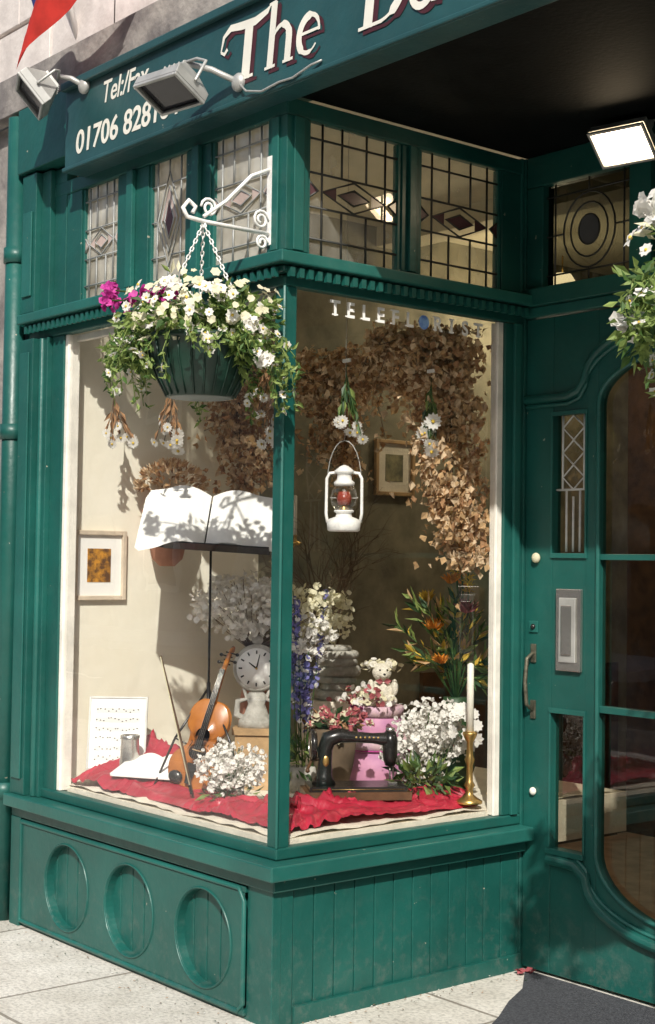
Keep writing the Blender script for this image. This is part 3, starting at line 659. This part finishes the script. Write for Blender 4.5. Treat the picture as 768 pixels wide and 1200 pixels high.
# ------------------------------------------------------------------ violin and bow
def violin():
    m=MB()
    half=[(0,0),(.05,.004),(.088,.035),(.102,.08),(.095,.12),(.072,.148),(.056,.165),(.053,.19),(.058,.215),(.075,.235),(.082,.27),(.074,.315),(.045,.347),(.012,.352),(0,.352)]
    def cr(P):
        o=[]
        for i in range(len(P)-1):
            p0=P[max(i-1,0)];p1=P[i];p2=P[i+1];p3=P[min(i+2,len(P)-1)]
            for t in(0,.33,.66):o.append(tuple(.5*((2*p1[k])+(-p0[k]+p2[k])*t+(2*p0[k]-5*p1[k]+4*p2[k]-p3[k])*t*t+(-p0[k]+3*p1[k]-3*p2[k]+p3[k])*t**3) for k in(0,1)))
        return o
    h=cr(half);full=h+[(-x,z) for x,z in h[::-1]][:-1]
    n=len(full);cz=.18
    def ring(y,s):return [(x*s,y,cz+(z-cz)*s) for x,z in full]
    rings=[ring(-.028,.35),ring(-.026,.6),ring(-.022,.85),ring(-.016,.97),ring(-.015,1.02),ring(-.010,1.02),ring(-.010,.985),ring(.014,.985),ring(.014,1.02),ring(.018,1.02),ring(.024,.8),ring(.028,.4)]
    vs=[p for r in rings for p in r]
    fs=[(i*n+j,i*n+(j+1)%n,(i+1)*n+(j+1)%n,(i+1)*n+j) for i in range(len(rings)-1) for j in range(n)]+[list(range(n)),list(range((len(rings)-1)*n,len(rings)*n))]
    m.add(vs,fs,WOODO,True)
    m.prism([(-.012,.16),(.012,.16),(.010,.48),(-.010,.48)],1,-.040,-.033,BLACK)
    m.tube([(0,-.022,.345),(0,-.022,.49)],[.013,.010],WOODO,8)
    m.tube([(0,-.02,.49),(0,-.010,.54),(0,.002,.565),(0,.012,.575),(0,.02,.565),(0,.014,.553),(0,.008,.56)],[.010,.010,.009,.008,.007,.006,.005],WOODO,8)
    for i,z in enumerate((.505,.52,.535,.55)):
        s=1 if i%2 else -1;m.tube([(-.016*s,-.012,z),(.026*s,-.012,z)],[.003,.003],BLACK,6);m.ball((.032*s,-.012,z),(.008,.003,.007),BLACK,8,6)
    m.prism([(-.022,-.024),(.022,-.024),(.018,-.046),(-.018,-.046)],2,.150,.154,WOODP)
    m.prism([(-.010,.02),(.010,.02),(.022,.10),(-.022,.10)],1,-.040,-.034,BLACK)
    for s in(-1,1):
        m.tube([(s*.036,-.0275,.185),(s*.032,-.029,.178),(s*.040,-.0265,.155),(s*.046,-.0235,.132),(s*.042,-.0245,.126)],[.004,.0022,.003,.0022,.004],BLACK,6,flat=.3)
    for i in range(4):
        x=-.0075+i*.005;m.tube([(x*1.6,-.040,.10),(x*1.5,-.0475,.152),(x,-.041,.48),(x,-.014,.52)],.0006,CHROME,4)
    m.ball((-.055,-.034,.035),(.03,.010,.024),BLACK,10,6)
    return m
v=violin();v.obj('violin',loc=(-.845,.245,.58),rot=(math.radians(-13),math.radians(13),math.radians(34)),scale=.93)
m=MB();m.tube([(0,0,0),(.0,.012,.33),(0,0,.62),(0,-.01,.66)],[.005,.005,.004,.006],WOODD,6);m.tube([(0,-.016,.03),(0,-.014,.655)],.003,PETC,5);m.box(-.006,.006,-.02,.0,.02,.06,BLACK)
m.obj('violin_bow',loc=(-.70,.17,.575),rot=(math.radians(-8),math.radians(-17),math.radians(40)),scale=.78)
# ------------------------------------------------------------------ music stand
E=empty('music_stand',(-.87,.32,.56));E.rotation_euler=(0,0,math.radians(46))
m=MB()
m.tube([(0.02,0,.16),(0.02,0,.92)],.0045,BLACK,8);m.tube([(.02,0,.12),(.02,0,.40)],.007,BLACK,8)
for a in(80,200,320):
    c,s=math.cos(math.radians(a)),math.sin(math.radians(a));m.tube([(.02,0,.38),(.02+c*.12,s*.12,.2),(.02+c*.20,s*.20,.015)],.0045,BLACK,6);m.tube([(.02,0,.14),(.02+c*.12,s*.12,.2)],.003,BLACK,6)
m.obj('stand_tripod',E)
m=MB();
m.box(-.24,.24,-.0,.006,.0,.20,BLACK);m.box(-.15,.24,-.045,.0,-.006,.0,BLACK)
for s in(-1,1):
    for pg in range(4):
        vs=[];n=10
        for i in range(n+1):
            u=i/n;x=s*(.003+u*(.248-.006*pg));y=-.008-.004*pg-.030*math.sin(math.pi*min(u*1.35,1))
            if s<0:lo=.004-.035*u**2-.006*pg*u
            else:lo=.004
            vs+=[(x,y-.02*u*(s<0),lo),(x,y-.003*pg*u,.205+.006*pg+.02*math.sin(u*3)*(1 if s<0 else .6))]
        m.add(vs,[(2*i,2*i+2,2*i+3,2*i+1) for i in range(n)],PAPER,True)
o=m.obj('open_music_book',E);o.location=(0,-.02,.885);o.rotation_euler=(math.radians(-32),math.radians(3),0)
# ------------------------------------------------------------------ wall pot
m=MB();m.lathe([(.03,-.20),(.06,-.17),(.10,0),(.105,.02),(.095,.02),(.09,-.02)],TERRA,(-1.29,.43,1.58),20)
for i in range(340):
    d=rv(1);d.z=abs(d.z);p=V3((-1.27,.43,1.68))+V3((d.x*.10,d.y*.13,d.z*.10));m.leaf(p,d+rv(.6),rv(1),.035,.014,rnd.choice([DRY1,DRY2,DRY3,DRY3]))
m.obj('dried_flower_pot')
# ------------------------------------------------------------------ clock
m=MB()
m.box(-.085,.085,-.06,.06,.0,.03,WOODP);m.box(-.075,.075,-.05,.05,.03,.20,WOODP);m.box(-.085,.085,-.06,.06,.20,.225,WOODP)
m.lathe([(.07,.225),(.066,.25),(.045,.275),(.032,.31),(.040,.34),(.028,.355)],GREYST,(0,0,0),20,sy=.7)
for s in(-1,1):
    m.tube([(s*.03,0,.25),(s*.075,0,.27),(s*.07,0,.32),(s*.035,0,.33),(s*.05,0,.37)],[.012,.014,.011,.009,.006],GREYST,8)
st=len(m.V)
m.lathe([(.02,-.03),(.075,-.028),(.088,-.01),(.09,.006),(.082,.018),(.074,.018)],GREYST,(0,0,0),32);m.lathe([(.075,.0185),(.0751,.0195),(.001,.0205)],PAPER,(0,0,0),32)
for i in range(12):
    a=i*math.pi/6;m.tube([(.054*math.sin(a),.054*math.cos(a),.0208),(.067*math.sin(a),.067*math.cos(a),.0208)],.0028,BLACK,4,flat=.3)
m.tube([(0,0,.0225),(-.028,.022,.0225)],[.0035,.0015],BLACK,4,flat=.3);m.tube([(0,0,.0235),(.012,.052,.0235)],[.003,.0012],BLACK,4,flat=.3);m.ball((0,0,.023),.005,BRASS,6,4)
m.xf(st,Matrix.Translation((0,-.005,.445))@Matrix.Rotation(math.radians(90),4,'X'))
m.ball((0,0,.55),(.022,.014,.02),GREYST)
m.obj('mantel_clock',loc=(-.85,.55,.56),rot=(0,0,math.radians(48)))
# ------------------------------------------------------------------ lantern
m=MB()
m.lathe([(.050,0),(.056,.004),(.058,.03),(.050,.042),(.028,.05),(.026,.062),(.034,.066),(.034,.072)],IRONW,(0,0,0),24)
m.lathe([(.030,.072),(.043,.09),(.047,.115),(.042,.14),(.032,.158)],GLASS,(0,0,0),24)
m.lathe([(.016,.066),(.018,.075),(.008,.09),(.006,.10)],BRASS,(0,0,0),12);m.lathe([(.020,.09),(.026,.11),(.02,.135)],mat('ruby_shade',(.3,.05,.03),.3),(0,0,0),12)
m.lathe([(.034,.156),(.036,.166),(.026,.175),(.024,.195),(.034,.200),(.034,.206),(.014,.222),(.004,.226)],IRONW,(0,0,0),24)
for s in(-1,1):
    m.tube([(s*.030,0,.20),(s*.050,0,.198),(s*.060,0,.18),(s*.061,0,.06),(s*.056,0,.03)],.0055,IRONW,8)
    m.tube([(s*.047*math.cos(q*.2),.047*math.sin(q*.2) ,.115) for q in range(17)],.0014,IRONW,4)
m.tube([(.058*math.cos(t*math.pi/12),0,.17+.14*math.sin(t*math.pi/12)) for t in range(13)],.0018,METAL,5)
m.tube([(0,0,.31),(0,0,.6),(.0,0,1.38)],.0009,METAL,4)
m.obj('oil_lantern',loc=(-.24,.45,1.51),rot=(0,0,math.radians(42)))
# ------------------------------------------------------------------ sewing machine
m=MB()
m.box(-.19,.19,-.09,.09,0,.028,WOODD);m.box(-.175,.175,-.078,.078,.0285,.045,BLACK)
m.tube([(-.115,0,.045),(-.115,0,.075),(-.112,0,.12),(-.112,0,.17),(-.10,0,.205),(-.06,0,.218),(0,0,.212),(.06,0,.208),(.105,0,.205),(.13,0,.20)],[.044,.030,.025,.027,.031,.027,.020,.019,.024,.024],BLACK,14,flat=1.0)
m.tube([(.125,0,.232),(.125,0,.20),(.125,0,.14),(.125,0,.11)],[.020,.028,.026,.018],BLACK,12)
m.tube([(.125,0,.115),(.125,0,.06)],.0035,CHROME,6);m.tube([(.137,0,.24),(.137,0,.065)],.003,CHROME,6);m.box(.118,.15,-.012,.012,.047,.051,CHROME);m.lathe([(.016,.0),(.018,.012),(.006,.016)],CHROME,(.125,0,.232),10)
st=len(m.V);m.lathe([(.02,-.012),(.050,-.010),(.056,-.004),(.056,.006),(.050,.011),(.03,.004),(.012,.012)],BLACK,(0,0,0),24);m.lathe([(.038,.0105),(.044,.0125),(.046,.0118)],CHROME,(0,0,0),24)
m.xf(st,Matrix.Translation((-.155,0,.185))@Matrix.Rotation(math.radians(-90),4,'Y'))
m.tube([(-.12,0,.14),(-.16,-.0,.13),(-.18,-.03,.10),(-.18,-.05,.10)],[.008,.007,.006,.009],WOODD,6)
for i in range(9):m.ball((-.05+i*.016,-.0195,.214-.0003*i),(.005,.002,.004),BRASS,6,4)
m.tube([(-.165,-.0785,.037),(.165,-.0785,.037)],.0012,BRASS,4);m.ball((-.112,-.026,.13),(.012,.003,.02),BRASS,8,6)
m.lathe([(.003,0),(.003,.035)],CHROME,(-.02,0,.225),6);m.lathe([(.011,0),(.008,.004),(.008,.022),(.011,.026)],PETR,(-.02,0,.23),10)
m.obj('sewing_machine',loc=(-.335,.60,.59),rot=(0,0,math.radians(58)),scale=.97)
# ------------------------------------------------------------------ hat boxes + teddy
E=empty('hat_boxes',(-.72,1.03,.57));E.scale=(1.08,1.08,.86)
m=MB();m.lathe([(.125,0),(.127,.004),(.127,.15),(.01,.151)],PINK,(0,0,0),36);m.lathe([(.133,.135),(.133,.188),(.128,.193),(.01,.194)],LILAC,(0,0,0),36)
m.tube([(.1335*math.cos(q*.1745),.1335*math.sin(q*.1745),.14) for q in range(36)],.003,PETM,5,closed=True)
m.lathe([(.088,.195),(.090,.198),(.090,.31),(.01,.311)],PINK,(.01,0,0),32);m.lathe([(.095,.285),(.095,.325),(.09,.330),(.01,.331)],LILAC,(.01,0,0),32)
m.obj('boxes',E)
m=MB()
for i in range(5):m.tube([(.01+.02*math.cos(i*1.25),-.085+.012*math.sin(i*1.3),.315),(.01+.035*math.cos(i*1.25+.4),-.10,.33+.01*(i%2)),(.01+.02*math.cos(i*1.25+.8),-.085,.315)],.004,PETM,5)
m.obj('ribbon_bow',E)
E=empty('teddy_bear',(-.70,1.04,.855));E.rotation_euler=(0,0,math.radians(62));E.scale=(1.1,1.1,1.1);m=MB()
m.ball((0,0,.045),(.04,.034,.048),PLUSH,16,12);m.ball((0,-.006,.115),(.035,.031,.032),PLUSH,16,12)
for s in(-1,1):
    m.ball((s*.028,0,.143),(.013,.008,.013),PLUSH);m.ball((s*.030,-.045,.018),(.017,.034,.017),PLUSH,12,8);m.ball((s*.043,-.022,.062),(.013,.020,.030),PLUSH,12,8)
m.ball((0,-.034,.106),(.015,.012,.012),PLUSH)
o=m.obj('body',E);r=o.modifiers.new('r','REMESH');r.mode='VOXEL';r.voxel_size=.0035;r.use_smooth_shade=True
m=MB();m.ball((0,-.046,.110),(.005,.003,.004),BLACK,8,6)
for s in(-1,1):m.ball((s*.013,-.034,.124),.0035,BLACK,8,6);m.leaf((0,-.032,.083),(s,-.1,.15),(0,-1,0),.03,.022,PETR)
m.obj('face_and_bow',E)
m=MB();
for i in range(170):m.flower(V3((-.70,.96,.865))+V3((rnd.gauss(0,.055),rnd.gauss(0,.035),abs(rnd.gauss(0,.026)))),rv(1)+V3((.4,-.4,.8)),.013,rnd.choice([PETW,PETW,PETC,PETR]),None,5)
for i in range(60):m.flower(V3((-.73,1.06,.985))+V3((rnd.gauss(0,.045),rnd.gauss(0,.035),abs(rnd.gauss(0,.02)))),rv(1)+V3((.4,-.4,.8)),.013,rnd.choice([PETW,PETC]),None,5)
m.tube([(-.73,1.08,.85),(-.73,1.08,.99)],.004,LEAF,5)
m.obj('flower_posy')
# ------------------------------------------------------------------ candlestick, sconce
m=MB();m.lathe([(.045,0),(.046,.008),(.030,.018),(.014,.03),(.012,.05),(.020,.062),(.012,.075),(.011,.13),(.018,.15),(.012,.165),(.011,.21),(.020,.225),(.026,.24),(.024,.246),(.012,.248)],BRASS,(0,0,0),20)
m.lathe([(.013,.246),(.0115,.48),(.004,.486)],WAX,(0,0,0),14);m.tube([(0,0,.484),(.001,0,.496)],.001,INK,4)
m.obj('candlestick',loc=(-.07,.895,.575))
m=MB();m.lathe([(.03,0),(.03,.005),(.01,.012),(.009,.03),(.014,.035),(.009,.036)],BRASS,(0,0,0),16);m.lathe([(.009,.036),(.008,.20),(.003,.204)],WAX,(0,0,0),12)
m.tube([(-.13,0,-.002),(0,0,-.002),(.03,0,-.002)],.006,BRASS,6);m.tube([(-.13,0,-.03),(-.05,0,-.03),(0,0,-.006)],.004,BRASS,6)
m.obj('wall_candle_sconce',loc=(-1.268,1.05,1.48))
# ------------------------------------------------------------------ plinth with stones
m=MB();m.box(-.13,.13,-.10,.10,0,.29,CREAMC);m.obj('display_plinth',loc=(-1.0,1.06,.56),rot=(0,0,math.radians(35)),bevel=.006)
m=MB();z=0;rnd.seed(3)
for r,h in((.10,.035),(.07,.03),(.09,.03),(.10,.04),(.085,.03),(.095,.03),(.06,.02)):
    pr=[(r*.92,z),(r,z+h*.3),(r*.98,z+h*.7),(r*.9,z+h)];m.lathe(pr,GREYST,(rnd.uniform(-.01,.01),rnd.uniform(-.01,.01),0),9,sx=rnd.uniform(.9,1.1));z+=h
o=m.obj('stacked_stones',loc=(-1.0,1.06,.853))
m=MB();rnd.seed(5)
def twig(p,d,l,r,depth):
    q=p+d*l;mid=(p+q)/2+rv(l*.08);m.tube([p,mid,q],[r,r*.85,r*.65],TWIG,5)
    if depth>0:
        for k in range(rnd.choice((2,3))):twig(q if k else mid,(d+rv(.65)).normalized(),l*rnd.uniform(.6,.85),r*.6,depth-1)
for i in range(9):twig(V3((-1.22,1.20,1.0))+rv(.03),(V3((rnd.uniform(-.15,.2),rnd.uniform(-.5,.5),1))).normalized(),.24,.006,4)
m.obj('dried_branches')
# ------------------------------------------------------------------ sheet music, tankard, book
E=empty('framed_sheet_music',(-1.27,.20,.61));E.rotation_euler=(math.radians(-12),0,math.radians(50));m=MB();
m.box(-.105,.105,0,.008,0,.265,PAPER);
for r in range(6):
    for q in range(5):m.box(-.085,.085,-.0012,-.0004,.03+r*.036+q*.004,.0307+r*.036+q*.004,METAL)
    for q in range(12):m.ball((-.08+q*.014+rnd.uniform(-.003,.003),-.001,.033+r*.036+rnd.uniform(0,.014)),(.003,.0008,.0022),INK,6,4)
for a in((-.112,-.105),(.105,.112)):m.box(a[0],a[1],-.004,.010,-.006,.272,METAL)
m.box(-.1045,.1045,-.004,.010,-.006,-.0005,METAL);m.box(-.1045,.1045,-.004,.010,.2655,.272,METAL);m.obj('sheet',E)
m=MB();m.lathe([(.042,0),(.044,.005),(.040,.012),(.036,.06),(.034,.12),(.038,.135),(.035,.136),(.031,.125),(.031,.02)],CHROME,(0,0,0),24)
m.tube([(.036,0,.11),(.068,0,.105),(.074,0,.06),(.040,0,.025)],.005,CHROME,8);m.obj('pewter_tankard',loc=(-1.17,.20,.61),rot=(0,0,2.4))
m=MB()
for s in(-1,1):
    vs=[];n=8
    for i in range(n+1):
        u=i/n;x=s*u*.14;z=.012+.020*math.sin(math.pi*min(1,u*1.3))*(1-u*.4);vs+=[(x,-.10,z),(x,.10,z),(x,-.10,0),(x,.10,0)]
    m.add(vs,[(4*i,4*i+4,4*i+5,4*i+1) for i in range(n)]+[(4*i,4*i+2,4*i+6,4*i+4) for i in range(n)]+[(4*n,4*n+2,4*n+3,4*n+1)],PAPER,True)
m.obj('open_book',loc=(-1.03,.21,.635),rot=(math.radians(14),0,math.radians(30)),scale=.9)
# ------------------------------------------------------------------ plants in the display
rnd.seed(21)
m=MB();spray(m,(-.54,.20,.58),(-.56,.22,.69),(.13,.11,.10),1050,.0085,PETW,LEAF,34);cloud(m,(-.55,.22,.61),(.12,.10,.04),60,.05,.015,[LEAF,LEAFL,LEAFD]);m.obj('baby_breath_bouquet')
m=MB();spray(m,(-.30,.93,.58),(-.32,.92,.76),(.14,.15,.16),1500,.009,PETW,LEAF,40);cloud(m,(-.24,.84,.64),(.10,.12,.06),200,.06,.02,[LEAF,LEAFL,LEAFD]);blooms(m,(-.18,.97,.82),(.07,.06,.09),18,.028,PETW,None,9);m.obj('white_flower_arrangement')
m=MB()
for i in range(11):
    b=V3((-.66,.62,.62))+rv(.03);t=b+V3((rnd.uniform(-.09,.09),rnd.uniform(-.09,.09),rnd.uniform(.40,.66)));m.tube([b,t],.002,LEAF,4)
    for k in range(60):
        f=rnd.uniform(.45,1);p=b.lerp(t,f)+rv(.014*(1.25-f));m.flower(p,rv(1),.011,rnd.choice([PETB,PETB,PETB,PETW]),None,5)
cloud(m,(-.66,.62,.68),(.07,.07,.08),120,.06,.014,[LEAF,LEAFD,LEAFL]);m.lathe([(.05,0),(.06,.05),(.05,.09)],GREYST,(-.66,.62,.565),16);m.obj('delphinium_bunch')
m=MB();cloud(m,(-.60,.72,.80),(.10,.09,.05),90,.04,.02,[LEAFD,DRY2]);
for i in range(40):
    p=V3((-.60,.70,.82))+V3((rnd.gauss(0,.06),rnd.gauss(0,.05),rnd.gauss(0,.025)));
    for k in range(3):m.flower(p+V3((0,0,k*.003)),rv(.4)+V3((.4,-.4,.8)),.020-.004*k,rnd.choice([PETR,PETR,PETC]),None,6,.8)
m.lathe([(.05,0),(.075,.10),(.09,.22),(.085,.23)],TWIG,(-.60,.72,.565),18);m.obj('dried_rose_basket')
m=MB();spray(m,(-.98,.62,1.06),(-.94,.56,1.24),(.20,.20,.12),1500,.012,PETW,TWIG,56);spray(m,(-.98,.62,1.06),(-.72,.72,1.20),(.17,.16,.12),700,.011,PETC,TWIG,30);spray(m,(-.7,.6,1.0),(-.64,.64,1.12),(.09,.09,.10),260,.010,PETW,TWIG,20)
m.lathe([(.05,0),(.07,.1),(.06,.3),(.035,.44),(.05,.50)],TERRA,(-.98,.64,.565),20);m.obj('dried_flower_vase')
m=MB();rnd.seed(9);c=V3((-.42,1.17,1.0))
m.lathe([(.05,0),(.075,.08),(.07,.2),(.04,.30),(.05,.34)],LEAFD,(c.x,c.y,.56),20)
for i in range(26):
    e=c+V3((rnd.gauss(0,.09),rnd.gauss(0,.09),rnd.uniform(-.05,.28)));b=V3((c.x,c.y,.88));mid=(b+e)/2+V3((0,0,.05));m.tube([b,mid,e],.0025,LEAF,5)
    for k in range(16):p=mid.lerp(e,rnd.random());m.leaf(p,(e-mid).normalized()+rv(.8),rv(1),rnd.uniform(.04,.085),rnd.uniform(.012,.024),rnd.choice([LEAF,LEAFL,LEAFL,LEAFD,DRY1,YEL]))
for o,mt,r in((V3((-.02,-.10,.15)),PETO,.05),(V3((-.10,-.06,.26)),YEL,.045),(V3((.08,-.03,.22)),PETR,.055),(V3((.02,-.10,.03)),PETO,.04),(V3((-.12,-.08,.02)),YEL,.04),(V3((.03,-.06,.33)),PETO,.04)):
    for k in range(60):
        d=rv(1);d.z=abs(d.z);m.leaf(c+o,d+V3((0,0,.5)),rv(1),r*rnd.uniform(.8,1.3),.012,mt)
for k in range(3):
    b=c+V3((.02*k,.02,.2));t=b+V3((.03*k-.05,-.01,.40-.06*k));m.tube([b,t],[.004,.003],LEAF,5)
    for q in range(70):m.leaf(b.lerp(t,rnd.uniform(.35,1)),rv(1)+V3((0,0,.6)),rv(1),.032,.010,YEL if k!=1 else PETO)
m.obj('protea_arrangement')
# ------------------------------------------------------------------ dried hop garland: a main swag with loose side shoots
rnd.seed(31);m=MB()
def inside(p):
    if p.x>-.03:p.x=-.03-rnd.random()*.03
    if p.z>2.245:p.z=2.245-rnd.random()*.12
    if p.y>.975 and p.x>-.2:p.y=.975-rnd.random()*.04
    if p.x<-1.37:p.x=-1.37
    return p
def strand(path,wid,n,out=.16,cut=-.20):
    P=[V3(p) for p in path];m.tube(path,.006,TWIG,6)
    for i in range(n):
        t=rnd.random()*(len(P)-1);k=min(int(t),len(P)-2);f=t-k;c=P[k].lerp(P[k+1],f);w=wid[k]*(1-f)+wid[k+1]*f
        w*=.5+1.2*abs(noise.noise(c*8+V3((i%5,0,0))))
        if rnd.random()<out:w*=1.7
        d=rv(1)*(rnd.random()**.5)*w;d.z*=1.15
        p=inside(c+d)
        if noise.noise(p*10)<cut:continue
        q=rv(1)+V3((0,0,-.8));q.x=min(q.x,.1) if p.x>-.08 else q.x
        if p.y>.93 and p.x>-.2:q.y=min(q.y,0)
        l=rnd.uniform(.016,.040);mm=rnd.choice([DRY1,DRY1,DRY2,DRY3,DRY3])
        m.leaf(p,q,rv(1),l,l*.8,mm)
        if rnd.random()<.35:
            for z in range(3):m.leaf(p+V3((-.004,0,rnd.uniform(-.008,.008))),q+rv(.3),rv(1),l*.6,l*.6,mm)
        if rnd.random()<.012 and p.x<-.15 and p.y<1.2:
            e=inside(p+rv(.10)+V3((0,0,-.05)));m.tube([c,(c+p)/2+rv(.01),p,e],.0016,TWIG,4)
            for z in range(7):
                o2=p.lerp(e,rnd.random());dd=rv(1);dd.x=-abs(dd.x) if o2.x>-.08 else dd.x;m.leaf(o2,dd,rv(1),.024,.016,mm)
strand([(-1.25,.70,2.18),(-1.05,.82,2.14),(-.80,.92,2.15),(-.50,.95,2.15),(-.26,.86,2.15),(-.12,.78,2.13)],[.16,.18,.17,.17,.17,.15],5600)
strand([(-.30,.62,2.19),(-.16,.70,2.17),(-.10,.84,2.14)],[.08,.10,.12],900)
strand([(-.16,.86,2.15),(-.13,.85,2.0),(-.11,.83,1.84),(-.12,.84,1.66),(-.08,.90,1.42)],[.15,.17,.17,.17,.08],3600)
strand([(-1.20,.72,2.15),(-1.22,.70,1.95),(-1.15,.74,1.80),(-1.24,.66,1.64)],[.17,.16,.15,.08],1900)
strand([(-.86,.95,2.15),(-.94,.98,1.96),(-.90,1.0,1.76)],[.15,.15,.08],1500)
strand([(-.42,.98,2.14),(-.36,1.0,2.0),(-.30,1.0,1.90)],[.12,.10,.05],700)
m.obj('dried_hop_garland')
def hanging_bunch(x,y,z,n=9,r=.026,green=True,top=2.24,mp=PETW):
    m=MB();c=V3((x,y,z));t=V3((x,y,z+.16));m.tube([t,(x,y,top)],.001,TWIG,4)
    for i in range(n):
        e=c+V3((rnd.gauss(0,.035),rnd.gauss(0,.035),rnd.gauss(0,.03)));e.x=min(e.x,-.04);e.y=max(e.y,.04);m.tube([t+V3((0,0,.03)),t,(t+e)/2+rv(.006),e],.0016,LEAF if green else TWIG,4);m.flower(e,(e-c)*6+V3((.4,-.6,-.3)),r*rnd.uniform(.8,1.15),mp,YEL,12,.15)
        for k in range(4):m.leaf(t.lerp(e,rnd.uniform(.1,.8)),(e-t)+rv(.05),rv(1),.05,.016,rnd.choice([LEAF,LEAFD,LEAFL]) if green else DRY2)
    m.box(x-.018,x+.018,y-.004,y+.004,z+.20,z+.212,PETW) if green else None
    m.obj('hanging_flower_bunch')
hanging_bunch(-.20,.42,1.88,8,.024);hanging_bunch(-.08,.70,1.86,10,.028,top=2.25)
hanging_bunch(-.82,.13,1.86,10,.024,False);hanging_bunch(-1.22,.13,1.86,9,.022,False);hanging_bunch(-.16,.08,1.80,8,.022,False)
hanging_bunch(-.22,.12,1.92,8,.02,False)
# ------------------------------------------------------------------ interior lamp
m=MB();m.lathe([(.06,.1),(.07,.09),(.10,.04),(.11,0),(.09,-.02)],mat('lit_globe',(1,.9,.7),.4,emit=((1,.8,.5),6)),(0,0,0),20);m.tube([(0,0,.1),(0,0,.24)],.006,BRASS,6)
m.obj('ceiling_light',loc=(-.9,2.3,2.68),scale=.6)
pl=bpy.data.lights.new('ceiling_bulb','POINT');pl.energy=18;pl.color=(1,.86,.62);pl.shadow_soft_size=.1;po=bpy.data.objects.new('ceiling_bulb',pl);po.location=(-.9,2.3,2.58);col.objects.link(po)
m=MB();m.box(.2,2.0,2.3,2.8,.01,.95,WOODP);m.box(.15,2.05,2.25,2.85,.952,.99,WOODD);m.obj('shop_counter',bevel=.01)
# ------------------------------------------------------------------ light, sky, camera
az,elv=math.radians(48),math.radians(38)
W=bpy.data.worlds.new('World');sc.world=W;W.use_nodes=True;nt=W.node_tree;bg=nt.nodes['Background'];sky=nt.nodes.new('ShaderNodeTexSky');sky.sky_type='NISHITA';sky.sun_disc=False;sky.sun_elevation=elv;sky.sun_rotation=math.pi-az;sky.air_density=1.0;sky.dust_density=2.5
nt.links.new(sky.outputs[0],bg.inputs[0]);bg.inputs[1].default_value=.15
sd=bpy.data.lights.new('sun','SUN');sd.energy=5.0;sd.angle=math.radians(.6);sd.color=(1,.955,.87);so=bpy.data.objects.new('sun',sd);col.objects.link(so)
sdir=V3((math.sin(az)*math.cos(elv),-math.cos(az)*math.cos(elv),math.sin(elv)));so.rotation_euler=sdir.to_track_quat('Z','Y').to_euler();so.location=sdir*20
y,pt,ro=.8754,.0391,.0138
fw=V3((-math.sin(y)*math.cos(pt),math.cos(y)*math.cos(pt),math.sin(pt)));rt=V3((math.cos(y),math.sin(y),0));up=rt.cross(fw)
r2=rt*math.cos(ro)+up*math.sin(ro);u2=-rt*math.sin(ro)+up*math.cos(ro)
cd=bpy.data.cameras.new('camera');cam=bpy.data.objects.new('camera',cd);col.objects.link(cam)
M=Matrix.Identity(4)
for i in range(3):M[i][0]=r2[i];M[i][1]=u2[i];M[i][2]=-fw[i]
M[0][3],M[1][3],M[2][3]=3.5448,-2.7456,1.4092
cam.matrix_world=M;cd.sensor_fit='AUTO';cd.sensor_width=36;cd.lens=1709.43/1200*36;cd.shift_x=(384-393.41)/1200;cd.shift_y=(590.61-600)/1200;cd.clip_end=1000;cd.clip_start=.05
sc.camera=cam
sc.view_settings.view_transform='Standard';sc.view_settings.look='None';sc.view_settings.exposure=0
